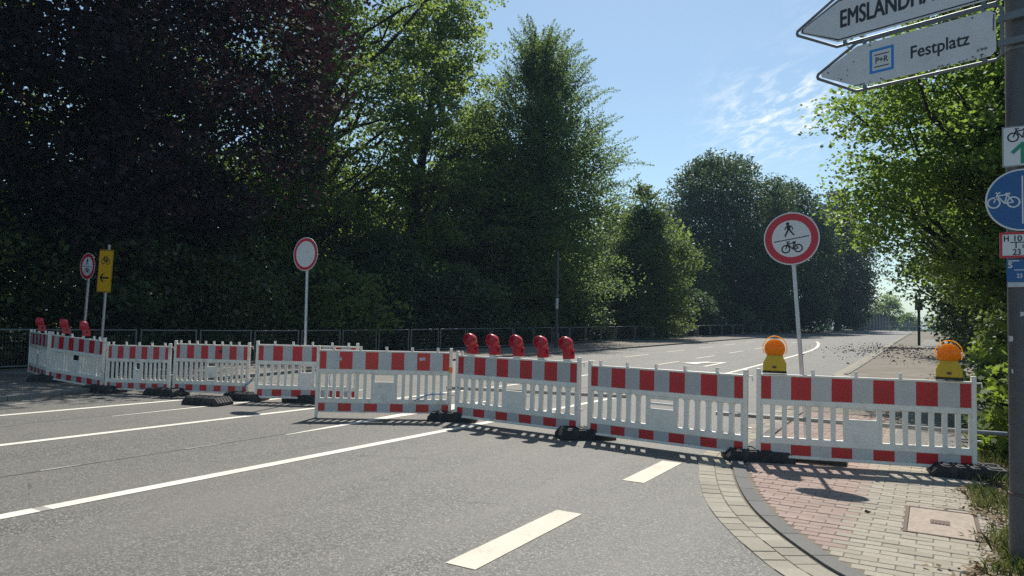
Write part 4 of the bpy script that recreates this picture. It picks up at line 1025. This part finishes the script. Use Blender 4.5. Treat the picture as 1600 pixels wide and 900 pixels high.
def make_tree(name, label, pos, H, env, leaf, nleaf, lsize, seed, clump=.55, per=60, mat_bark='bark_dark', trunk_r=.3, limbs=40, group=None, shape='rhomb', cat='tree',
              lobes=.25, shoots=0, shoot_len=1.6, flat=.5, trunk_lean=(0, 0), shell=.5, gap=.30, aspect=.85, clear=0.0, shoot_up=.9, limb_r=.05, up=.9, droop=0.0):
    """env: list of (height fraction, radius); leaves gather in clumps spread through that envelope"""
    rg = np.random.default_rng(seed)
    base = np.array((pos[0], pos[1], tz(pos[1]) + (pos[2] if len(pos) > 2 else 0)))
    root = thing(name, label, cat, tuple(base), 0, group)
    et, er = np.array([e[0] for e in env]), np.array([e[1] for e in env])
    R = lambda t: np.interp(t, et, er)
    ph = rg.uniform(0, 2 * PI, 6)
    def lobe(t, f): return 1 + lobes * (.6 * np.sin(2 * f + ph[0] + 3 * t) + .5 * np.sin(3 * f + ph[1] - 5 * t) + .5 * np.sin(5 * f + ph[2] + 11 * t) + .4 * np.sin(17 * t + ph[3] + f))
    axis = lambda t: np.stack([trunk_lean[0] * t * H + .25 * np.sin(t * 5 + ph[4]), trunk_lean[1] * t * H + .25 * np.sin(t * 4 + ph[5]), t * H], -1)
    # clump centres
    ncl = max(8, int(nleaf / per)); cl = []
    fr = rg.uniform(1.2, 2.0, 3) * 3.0 / max(2.0, er.max())
    while len(cl) < ncl:
        t = rg.uniform(et[0], et[-1], 4000); keep = rg.uniform(0, er.max(), 4000) < np.maximum(R(t), er.max() * .12); t = t[keep]
        f = rg.uniform(0, 2 * PI, len(t)); q = rg.uniform(0, 1, len(t)) ** shell
        rr = R(t) * lobe(t, f) * q
        p = axis(t) + np.stack([rr * np.cos(f), rr * np.sin(f), np.zeros_like(t)], -1)
        w = np.sin(p[:, 0] * fr[0] * 1.7 + ph[0]) + np.sin(p[:, 1] * fr[1] * 1.7 + ph[1]) + np.sin(p[:, 2] * fr[2] * 2.3 + ph[2])
        ok = w > -1.6 + gap * 2.0 - (q < .5) * .8
        cl += list(p[ok])
    cl = np.array(cl[:ncl])
    hr = np.hypot(cl[:, 0] - trunk_lean[0] * cl[:, 2], cl[:, 1] - trunk_lean[1] * cl[:, 2])
    # trunk
    mb = MB(); ts = np.linspace(0, .93, 12); tp = axis(ts); tp[0, :2] = 0; tp[0, 2] = -.1
    tr = trunk_r * (1 - ts) ** .8 + .02; tr[0] *= 1.35
    mb.tube(tp, tr, 10); mb.build('trunk', M[mat_bark], root, smooth=True)
    # limbs from trunk to clump centres
    mb = MB(); idx = rg.permutation(ncl)[:limbs]
    for i in idx:
        e = cl[i]; zs = max(clear + .1 * H, e[2] - hr[i] * rg.uniform(.5, 1.1) - .4); zs = min(zs, .85 * H)
        s0 = axis(np.array([zs / H]))[0]; d = e - s0
        pts = []
        sag = rg.uniform(.05, .16)
        for q in np.linspace(0, 1, 6):
            p = s0 + d * q; p[2] += sag * np.linalg.norm(d) * math.sin(PI * q) * .6; p += rg.normal(size=3) * .05 * np.linalg.norm(d) * math.sin(PI * q); pts.append(p)
        r0 = min(trunk_r * .5, limb_r + .012 * np.linalg.norm(d)) * (1 - .6 * zs / H)
        mb.tube(pts, [r0, r0 * .85, r0 * .68, r0 * .5, r0 * .33, r0 * .14], 6)
        # twigs
        for _ in range(2):
            q = rg.integers(2, 5); b = np.array(pts[q]); dd = rg.normal(size=3) * .5 + d / (np.linalg.norm(d) + 1e-6) * .8; dd[2] += .3
            dd *= rg.uniform(.5, 1.1) * min(1.6, .3 * np.linalg.norm(d) + .1) * (.4 if H < 12 else .9)
            mb.tube([b, b + dd * .5 + (0, 0, .05), b + dd], [r0 * .3, r0 * .2, r0 * .08], 5)
    tag(mb.build('limbs', M[mat_bark], root, smooth=True), kind='stuff')
    # leaves
    n_each = rg.poisson(per, ncl); ci = np.repeat(np.arange(ncl), n_each); N = len(ci)
    cs = clump * rg.uniform(.6, 1.35, ncl)
    off = rg.normal(size=(N, 3)); ln = np.linalg.norm(off, axis=1, keepdims=True); off *= np.minimum(1, 1.75 / ln); off[:, 2] *= flat
    out = cl - axis(np.clip(cl[:, 2] / H, 0, 1)); out[:, 2] = 0; out /= (np.linalg.norm(out, axis=1, keepdims=True) + 1e-6)
    pos_ = cl[ci] + off * cs[ci][:, None]
    along = np.sum(off * out[ci], 1)
    pos_[:, 2] -= droop * np.maximum(0, along) * cs[ci]
    nr = rand_normals(rg, N, up, .75)
    size = lsize * rg.uniform(.6, 1.25, N)
    ax = None
    if shoots:
        sp, sn, ss_ = [], [], []
        mb = MB()
        for k in range(shoots):
            t = rg.uniform(.30, 1.0) ** .7 * (et[-1] - et[0]) + et[0]; f = rg.uniform(0, 2 * PI); rr = R(t) * lobe(t, f) * rg.uniform(.75, 1.0)
            b = axis(np.array([t]))[0] + np.array((rr * math.cos(f), rr * math.sin(f), 0)); hi = (t - et[0]) / (et[-1] - et[0])
            d = np.array((math.cos(f), math.sin(f), 0)) * (1.15 - .65 * hi) + np.array((0, 0, shoot_up * (.15 + .95 * hi))) + rg.normal(size=3) * .22
            d /= np.linalg.norm(d); l = shoot_len * rg.uniform(.5, 1.25); bend_ = np.array((0, 0, -.22)) * l
            m = int(46 * l); q = rg.uniform(0, 1, m) ** .8
            pp = b + d * (q * l)[:, None] + bend_ * (q ** 2)[:, None] + rg.normal(size=(m, 3)) * (.20 * (1.05 - q))[:, None] * (.6 + .4 * l)
            sp.append(pp); sn.append(rand_normals(rg, m, .7, .8)); ss_.append(lsize * rg.uniform(.5, 1.0, m) * (1.05 - .5 * q))
            mb.tube([b - d * .3, b + d * l * .5 + bend_ * .25, b + d * l + bend_], [.022, .014, .004], 4)
        tag(mb.build('shoots', M[mat_bark], root), kind='stuff')
        pos_ = np.concatenate([pos_] + sp); nr = np.concatenate([nr] + sn); size = np.concatenate([size] + ss_)
    keep = pos_[:, 2] > .05
    tag(link('crown', leaf_mesh('crown', pos_[keep], nr[keep], size[keep], aspect, M[leaf], rg, shape), root), kind='stuff')
    return root

BEECH = [(.13, 3.0), (.20, 6.8), (.32, 8.6), (.55, 8.8), (.78, 7.2), (.92, 4.2), (1.0, .8)]
make_tree('copper_beech', 'huge dark purple copper beech towering over the left barriers', (-22.4, 12.8), 24, [(a, b * .77) for a, b in BEECH], 'leaf_beech', 120000, .17, 11, clump=.66, per=70, trunk_r=.62, limbs=60, lobes=.12, gap=.34, shell=.55, flat=.38, clear=1.0, droop=.25)
make_tree('copper_beech', 'dark purple copper beech at the far left edge', (-27, 4.5), 23, BEECH, 'leaf_beech', 70000, .21, 12, clump=.75, per=70, trunk_r=.5, limbs=40, lobes=.2, gap=.30, shell=.55, flat=.38, clear=1.0, droop=.25)
OAK = [(.10, 2.5), (.25, 4.6), (.5, 5.6), (.75, 5.2), (.9, 3.6), (1.0, 1.0)]
make_tree('oak_tree', 'tall light green oak with open top beside the copper beech', (-26.0, 24.0), 23.5, OAK, 'leaf_oak', 58000, .18, 21, clump=.40, per=55, trunk_r=.42, limbs=90, lobes=.30, gap=.75, shell=.6, limb_r=.10, trunk_lean=(.04, .05))
make_tree('oak_tree', 'green oak with long bare limbs left of the hornbeam', (-24.6, 30.0), 20.5, [(.10, 2.0), (.3, 3.6), (.55, 3.9), (.8, 3.4), (.92, 2.6), (1.0, 1.2)], 'leaf_oak', 44000, .18, 22, clump=.38, per=52, trunk_r=.36, limbs=80, lobes=.24, gap=.72, shell=.6, limb_r=.10, trunk_lean=(.05, .10))
make_tree('hornbeam', 'upright hornbeam with feathery shoots against the sky in the middle', (-21.5, 39.5), 18.4, [(.04, 3.2), (.2, 4.8), (.45, 4.8), (.62, 3.7), (.78, 2.2), (.92, 1.1), (1.0, .3)], 'leaf_hornbeam', 85000, .18, 31, clump=.55, per=50, trunk_r=.32, limbs=50, lobes=.22, gap=.34, shell=.6, shoots=420, shoot_len=2.9, flat=.6)
make_tree('hornbeam', 'smaller green tree filling the gap left of the hornbeam', (-24.0, 36.5), 14.2, [(.04, 2.6), (.25, 4.2), (.55, 4.2), (.8, 2.8), (1.0, .6)], 'leaf_oak', 50000, .20, 32, clump=.55, per=50, trunk_r=.25, limbs=30, lobes=.25, gap=.3, shoots=60, shoot_len=1.5)
make_tree('young_tree', 'lighter green conical tree right of the hornbeam', (-18.9, 52), 11.6, [(.05, 2.8), (.25, 3.6), (.5, 2.9), (.72, 1.6), (1.0, .15)], 'leaf_young', 38000, .21, 41, clump=.5, per=45, trunk_r=.18, limbs=26, lobes=.25, shoots=70, shoot_len=1.3, shoot_up=.6)
LIN = [(.02, 4.0), (.2, 6.8), (.45, 7.6), (.7, 6.8), (.88, 4.6), (1.0, 1.4)]
make_tree('linden_tree', 'broad round dark tree behind the right-hand round sign', (-20.0, 80), 19.5, LIN, 'leaf_dark', 90000, .27, 51, clump=.80, per=70, trunk_r=.4, limbs=20, lobes=.16, gap=.16, shell=.45, flat=.7, shoots=90, shoot_len=1.4)
make_tree('linden_tree', 'dark tree right of the broad round one along the far road', (-15.2, 92), 18.0, [(.02, 3.6), (.2, 5.6), (.5, 6.0), (.75, 5.0), (.9, 3.2), (1.0, 1.0)], 'leaf_dark', 60000, .29, 52, clump=.80, per=70, trunk_r=.35, limbs=16, lobes=.18, gap=.18, shell=.45, flat=.7, shoots=60, shoot_len=1.4)
make_tree('pine_tree', 'grey-green pine by the far bend of the road', (-11.2, 106), 19.0, [(.15, 3.0), (.3, 4.6), (.6, 4.4), (.85, 2.8), (1.0, .6)], 'leaf_pine', 36000, .34, 53, clump=.8, per=55, trunk_r=.3, limbs=16, lobes=.3, gap=.35, aspect=.5, flat=.5)
make_tree('linden_tree', 'dark tree leaning over the far road before the bridge', (-12.3, 119), 17.0, [(.05, 2.6), (.25, 3.6), (.5, 4.4), (.75, 4.2), (1.0, 1.0)], 'leaf_dark', 30000, .36, 54, clump=.9, per=55, trunk_r=.3, limbs=12, lobes=.2, gap=.2, flat=.7)
make_tree('far_tree', 'small round tree in the sky gap at the end of the road', (-8.6, 176), 8.6, [(.1, 2.2), (.35, 3.4), (.65, 3.2), (.9, 1.8), (1.0, .5)], 'leaf_oak', 7000, .34, 61, clump=.6, per=40, trunk_r=.2, limbs=10, lobes=.2, gap=.2, group='trees at the end of the road')
make_tree('far_tree', 'tiny hazy tree right of the small round one at the end of the road', (-5.6, 215), 6.0, [(.1, 2.0), (.4, 3.6), (.7, 2.8), (1.0, .5)], 'leaf_oak', 4000, .40, 62, clump=.6, per=40, trunk_r=.2, limbs=8, lobes=.2, gap=.2, group='trees at the end of the road')
make_tree('far_tree', 'low dark bushy tree left of the small round one behind the ribbed wall', (-14.0, 170), 9.0, [(.05, 3.0), (.4, 4.4), (.7, 3.6), (1.0, .8)], 'leaf_dark', 6000, .40, 63, clump=.8, per=40, trunk_r=.2, limbs=8, lobes=.2, gap=.2, group='trees at the end of the road')
# right-hand side
make_tree('maple_tree', 'bright green maple overhanging the right pavement behind the lamp post', (1.45, 17.0), 9.0, [(.26, 1.2), (.38, 2.6), (.58, 3.4), (.78, 2.9), (.92, 1.7), (1.0, .5)], 'leaf_maple', 78000, .10, 71, clump=.33, per=50, trunk_r=.16, limbs=80, lobes=.26, gap=.44, shell=.55, shape='rhomb', limb_r=.03, flat=.35, clear=1.2, up=1.1, droop=.3, shoots=40, shoot_len=1.0, shoot_up=.5)
make_tree('maple_tree', 'darker maple behind the bright one along the right pavement', (2.9, 28.0), 11, [(.20, 1.6), (.38, 3.4), (.6, 4.4), (.85, 2.8), (1.0, .6)], 'leaf_maple', 50000, .14, 72, clump=.45, per=45, trunk_r=.2, limbs=40, lobes=.25, gap=.30, flat=.45)
make_tree('roadside_tree', 'dense dark tree hanging low over the far right pavement', (3.1, 40.0), 12, [(.06, 3.0), (.3, 4.6), (.6, 4.6), (.85, 2.8), (1.0, .8)], 'leaf_dark', 30000, .20, 73, clump=.6, per=50, trunk_r=.25, limbs=26, lobes=.22, gap=.18, flat=.6, group='trees along the right pavement')
make_tree('roadside_tree', 'dark tree beyond the low-hanging one on the right side', (4.6, 60.0), 14, [(.05, 3.6), (.3, 5.0), (.6, 5.0), (.85, 3.0), (1.0, .8)], 'leaf_dark', 26000, .24, 74, clump=.7, per=50, trunk_r=.25, limbs=20, lobes=.22, gap=.2, flat=.6, group='trees along the right pavement')
make_tree('roadside_tree', 'green tree farthest along the right side near the crest', (5.0, 88.0), 14, [(.05, 3.6), (.3, 5.2), (.6, 5.0), (.85, 3.0), (1.0, .8)], 'leaf_oak', 20000, .28, 75, clump=.8, per=50, trunk_r=.25, limbs=14, lobes=.22, gap=.2, flat=.6, group='trees along the right pavement')
make_tree('roadside_tree', 'dark tree deep behind the lamp post at the right edge', (8.5, 30.0), 12, [(.03, 3.6), (.3, 4.6), (.6, 4.6), (.85, 2.8), (1.0, .8)], 'leaf_dark', 22000, .22, 76, clump=.6, per=50, trunk_r=.25, limbs=16, lobes=.2, gap=.15, flat=.6, group='trees along the right pavement')
# shrubs on the right
BUSH = [(.02, .7), (.3, 1.0), (.65, .95), (.9, .55), (1.0, .2)]
def shrub(pos, H, R, leaf, n, ls, seed, label, group, shape='rhomb', per=26, clump=.22, name='shrub', gap=.25, shoots=0, **k):
    return make_tree(name, label, pos, H, [(a, b * R) for a, b in BUSH], leaf, n, ls, seed, clump=clump, per=per, trunk_r=.03 + .01 * H, limbs=int(14 + 4 * H), lobes=.28, gap=gap, shape=shape, cat='shrub', limb_r=.012, group=group, shoots=shoots, shoot_len=.35 * H, **k)
G = 'shrubs along the right soil strip'
shrub((1.25, 10.7), 1.35, .62, 'leaf_sapling', 1500, .13, 81, 'bright green maple sapling leaning over the soil beside the pole', G, 'palm', 14, name='maple_sapling', shoots=8)
shrub((1.75, 12.6), 1.9, .9, 'leaf_sapling', 2200, .13, 82, 'bright leafy maple sapling behind the right yellow lamp', G, 'palm', 14, name='maple_sapling', shoots=10)
shrub((2.2, 15.2), 2.1, 1.05, 'leaf_sapling', 2200, .14, 83, 'maple sapling with sunlit leaves below the overhanging maple', G, 'palm', 14, name='maple_sapling', shoots=8)
shrub((1.35, 13.4), 1.25, .65, 'leaf_shrub', 4200, .07, 84, 'low dark small-leaved shrub at the edge of the soil strip', G)
shrub((1.30, 11.6), 1.0, .5, 'leaf_shrub', 3200, .06, 85, 'low shrub with tiny leaves nearest the pipe end', G)
shrub((2.6, 18.5), 2.6, 1.5, 'leaf_shrub', 6000, .10, 86, 'tall dark shrub under the overhanging maple', G)
shrub((3.0, 12.2), 3.0, 1.5, 'leaf_shrub', 7000, .10, 87, 'tall dark shrub behind the lamp post', G)
shrub((2.9, 23.0), 2.4, 1.4, 'leaf_shrub', 5000, .12, 88, 'dark shrub beside the far footway', G)
shrub((2.3, 30.0), 2.2, 1.1, 'leaf_sapling', 3500, .13, 89, 'sunlit shrub in front of the board fence', G)
shrub((2.4, 9.2), 1.7, .8, 'leaf_shrub', 4200, .09, 90, 'dark shrub close behind the lamp post at ground level', G)
shrub((3.9, 50.0), 2.6, 1.9, 'leaf_dark', 5000, .16, 91, 'dark bush beside the signal post', G)
shrub((2.0, 21.0), 2.0, .95, 'leaf_young', 3200, .13, 92, 'leafy green shrub crowding the asphalt footway beside the shaded patch', G)
shrub((2.5, 36.0), 3.0, 1.3, 'leaf_shrub', 4500, .13, 93, 'dark shrub left of the board fence along the footway', G)
shrub((2.9, 66.0), 3.4, 1.6, 'leaf_dark', 4500, .18, 94, 'dark shrub on the verge beyond the signal post', G)
# understorey behind the left fence
G = 'bushes behind the left fence'
rg_ = random.Random(77)
UL = [('low dark bush behind the fence at the far left edge', 3.0), ('speckled glossy bush behind the two leftmost barriers', 7.5), ('dark bush behind the fence right of the yellow sign', 12.0), ('green-flecked bush behind the fence left of the no-entry sign', 16.5), ('dark bush behind the fence below the no-entry disc', 21.0), ('tall dense bush behind the forward barrier', 26.0), ('dark bush behind the fence left of the red lamps', 31.0), ('dark bush behind the five red lamps', 36.5), ('leafy bush behind the slim grey pole', 42.0), ('bush with pale leaves right of the slim grey pole', 47.5), ('dark bush behind the fence below the conical tree', 57.0), ('dark bush along the fence before the round dark tree', 65.0), ('low bush along the fence below the round dark tree', 74.0), ('dark bush at the far end of the left fence', 86.0), ('last dark bush before the pine', 98.0)]
for i, (lab, s) in enumerate(UL):
    H = rg_.uniform(3.6, 6.0) if s < 50 else rg_.uniform(3, 5); R = rg_.uniform(2.3, 3.2)
    shrub((FENCE_R(s) - 2.6 - rg_.uniform(0, 1.0), s), H, R, ('leaf_shrub', 'leaf_young', 'leaf_dark')[i % 3], 10000, .155 + s * .0017, 100 + i, lab, G, per=36, clump=.42, gap=.12)
shrub((-18.6, 49.5), 4.6, 2.0, 'leaf_young', 6000, .14, 130, 'bright sunlit shrub in front of the conical tree', G, per=36, clump=.38, gap=.15)
# second row of trees that closes the wood
G = 'trees deeper in the left wood'
W2 = [(-31, 10, 15, 'wood tree deep behind the far left copper beech'), (-30, 19, 14, 'wood tree seen through the copper beech'), (-30, 28, 13, 'wood tree behind the two oaks'), (-29, 38, 12, 'wood tree behind the left flank of the hornbeam'), (-27, 48, 12, 'wood tree behind the right flank of the hornbeam'), (-25, 60, 11, 'wood tree behind the conical tree'), (-24, 70, 12, 'wood tree left of the broad round one'), (-33, 0, 15, 'wood tree beyond the left edge of the view')]
for i, (x, s, H, lab) in enumerate(W2):
    make_tree('wood_tree', lab, (x, s), H, [(.03, 3.5), (.25, 5.0), (.55, 5.2), (.8, 3.6), (1.0, .8)], 'leaf_young' if i in (1, 2, 5, 7) else 'leaf_oak', 15000, .34, 200 + i, clump=.75, per=55, trunk_r=.25, limbs=16, lobes=.22, gap=.22, flat=.6, group=G)  # lighter leaf colour on some crowns imitates sunlit wood seen through gaps
# far wood that reads as one mass
rg2 = np.random.default_rng(9); N = 60000
s = rg2.uniform(-25, 135, N); base_r = np.interp(s, [-25, 40, 80, 135], [-40, -36, -30, -22]); x = base_r - rg2.uniform(0, 1, N) ** 1.2 * 6
hm = 10 + 2.0 * np.sin(s * .23) + 1.2 * np.sin(s * .61 + 1) ; z = rg2.uniform(0, 1, N) ** .9 * hm
me = leaf_mesh('far_wood', np.stack([x, s, terr(s) + z], -1), rand_normals(rg2, N, .5, 1.0), rg2.uniform(.3, .6, N), .7, M['leaf_dark'], rg2)
tag(link('far_wood', me), 'dark far wood closing the view behind the left trees', 'wood', kind='stuff')
N = 26000
s = rg2.uniform(6, 130, N); x = 12 + rg2.uniform(0, 5, N); z = rg2.uniform(0, 1, N) * (8 + 1.5 * np.sin(s * .3))
me = leaf_mesh('right_wood', np.stack([x, s, terr(s) + z], -1), rand_normals(rg2, N, .5, 1.0), rg2.uniform(.25, .5, N), .7, M['leaf_dark'], rg2)
tag(link('right_wood', me), 'dark wood behind the right-hand trees', 'wood', kind='stuff')
N = 9000
s = rg2.uniform(230, 420, N); x = rg2.uniform(-120, 90, N); z = rg2.uniform(0, 1, N) ** 1.2 * (2.6 + .8 * np.sin(x * .15)) - .5
me = leaf_mesh('horizon_wood', np.stack([x, s, np.full(N, tz(190)) + z], -1), rand_normals(rg2, N, .4, 1.0), rg2.uniform(.8, 1.6, N), .7, M['leaf_dark'], rg2)
tag(link('horizon_wood', me), 'low line of trees on the horizon beyond the road crest', 'wood', kind='stuff')

# ------------------------------------------------------------------ small ground cover
rg3 = np.random.default_rng(4)
def blades(n, xs, ys, hmin, hmax, name, mat, dens=None):
    x = xs(n); y = ys(n); ok = np.ones(n, bool) if dens is None else dens(x, y); x, y = x[ok], y[ok]; n = len(x)
    h = rg3.uniform(hmin, hmax, n); a = rg3.uniform(0, 2 * PI, n); w = rg3.uniform(.0025, .005, n); le = rg3.uniform(.2, .9, n) * h; b = rg3.uniform(0, 2 * PI, n)
    z0 = terr(y) + .01
    V = np.zeros((n, 5, 3)); ca, sa_ = np.cos(a), np.sin(a)
    V[:, 0] = np.stack([x - w * ca, y - w * sa_, z0], -1); V[:, 1] = np.stack([x + w * ca, y + w * sa_, z0], -1)
    mx, my = x + .35 * le * np.cos(b), y + .35 * le * np.sin(b)
    V[:, 2] = np.stack([mx + w * .8 * ca, my + w * .8 * sa_, z0 + h * .6], -1); V[:, 3] = np.stack([x + le * np.cos(b), y + le * np.sin(b), z0 + h], -1); V[:, 4] = np.stack([mx - w * .8 * ca, my - w * .8 * sa_, z0 + h * .6], -1)
    me = bpy.data.meshes.new(name); me.vertices.add(n * 5); me.vertices.foreach_set('co', V.reshape(-1).astype(np.float32)); me.loops.add(n * 5); me.loops.foreach_set('vertex_index', np.arange(n * 5, dtype=np.int32))
    me.polygons.add(n); me.polygons.foreach_set('loop_start', np.arange(n, dtype=np.int32) * 5); me.polygons.foreach_set('loop_total', np.full(n, 5, np.int32)); me.materials.append(mat); me.update(calc_edges=True)
    return tag(link(name, me), kind='stuff')
edge_x = lambda y: .40 + .10 * np.sin(y * 2.3) + .05 * np.sin(y * 7) + np.maximum(0, y - 9) * .06 - .08 * (y < 6.4)
o = blades(16000, lambda n: rg3.uniform(.25, 1.6, n), lambda n: 5.2 + 9 * rg3.uniform(0, 1, n) ** 1.2, .03, .15, 'grass', M['grass'], lambda x, y: (x > edge_x(y) - rg3.exponential(.05, len(x))) & (np.sin(x * 9 + y * 4) + np.sin(y * 5.3) > -.6)); o['label'] = 'rough grass and weeds around the lamp post foot'; o['category'] = 'grass'
n = 7000; y = 5.0 + 10 * rg3.uniform(0, 1, n) ** 1.1; x = edge_x(y) - rg3.exponential(.045, n) + rg3.uniform(0, 1, n) ** 2 * 1.6
me = leaf_mesh('leaf_litter', np.stack([x, y, terr(y) + .022 + rg3.uniform(0, .02, n)], -1), rand_normals(rg3, n, 1.0, .35), rg3.uniform(.025, .06, n), .6, M['litter'], rg3)
o = tag(link('leaf_litter', me), 'dry brown leaves along the right edge of the pavers', 'leaf litter', kind='stuff')
n = 700; y = rg3.uniform(2, 12, n); x = LK(8) + np.abs(rg3.normal(0, .25, n)) + (y - 8) * -.1
me = leaf_mesh('leaf_litter', np.stack([x, y, terr(y) + .02], -1), rand_normals(rg3, n, 1.0, .3), rg3.uniform(.03, .07, n), .6, M['litter'], rg3)
tag(link('leaf_litter', me), 'dry leaves lying along the left kerb', 'leaf litter', kind='stuff')
# soil clods spilled over the road and pavement
mb = MB(); rc = random.Random(3)
def clod(x, y, r, z):
    t = [(math.cos(a) * r * rc.uniform(.6, 1.2), math.sin(a) * r * rc.uniform(.6, 1.2)) for a in (0, 1.26, 2.5, 3.8, 5.0)]
    mb.add([(x + a, y + b, z) for a, b in t] + [(x + a * .55, y + b * .55, z + r * rc.uniform(.5, .9)) for a, b in t], [(5, 6, 7, 8, 9)] + [(i, (i + 1) % 5, (i + 1) % 5 + 5, i + 5) for i in range(5)])
for i in range(1800):
    cx, cy = (-2.3, 45)
    x = rc.gauss(-2.2, 1.7); y = 46 + rc.gauss(0, 5.5) + (x + 2.2) * -1.0
    if rc.random() < .35: x = rc.uniform(-2.9, .8); y = rc.gauss(50.5, .9) + x * .3
    if x > 1.2 or y < 26: continue
    clod(x, y, abs(rc.gauss(.012, .020)) + .012, tz(y) + (.0 if x < RK(y) else .028))
tag(mb.build('soil_clods', M['clod']), 'dark soil clods scattered over the road and pavement beyond the barriers', 'soil', kind='stuff')
mb = MB(); rc = random.Random(6)
for k in range(4): clod(-.45 + rc.uniform(-.018, .018), 6.45 + rc.uniform(-.018, .018), .017, .006 + .008 * (k // 2))
tag(mb.build('soil_lump', M['clod']), 'small dark lump lying on the buff pavers', 'debris')
mb = MB(); pts = [(-5.1, 8.05, .012)]
for i in range(7): pts.append((-5.1 + .07 * i, 8.05 - .012 * i + .02 * math.sin(i), .014 + .012 * math.sin(i * 1.7) ** 2))
mb.tube(pts[1:], .004, 5); tag(mb.build('twig', M['bark']), 'thin twig lying on the road below the red lamps', 'twig')

# ------------------------------------------------------------------ stand-in for lens veil
hz = NT('lens_veil_volume'); hz.n.remove(hz.p)
vol = hz.n.new('ShaderNodeVolumePrincipled'); vol.inputs['Density'].default_value = .00047; vol.inputs['Color'].default_value = (.52, .75, .97, 1); vol.inputs['Anisotropy'].default_value = 0  # thin bluish scatter added to imitate lens veil over the dark trees
hz.l.new(vol.outputs[0], hz.out.inputs['Volume'])
tag(MB().box(-2600, 2600, -500, 2700, -4.5, 32).build('lens_veil', hz.m), kind='stuff')
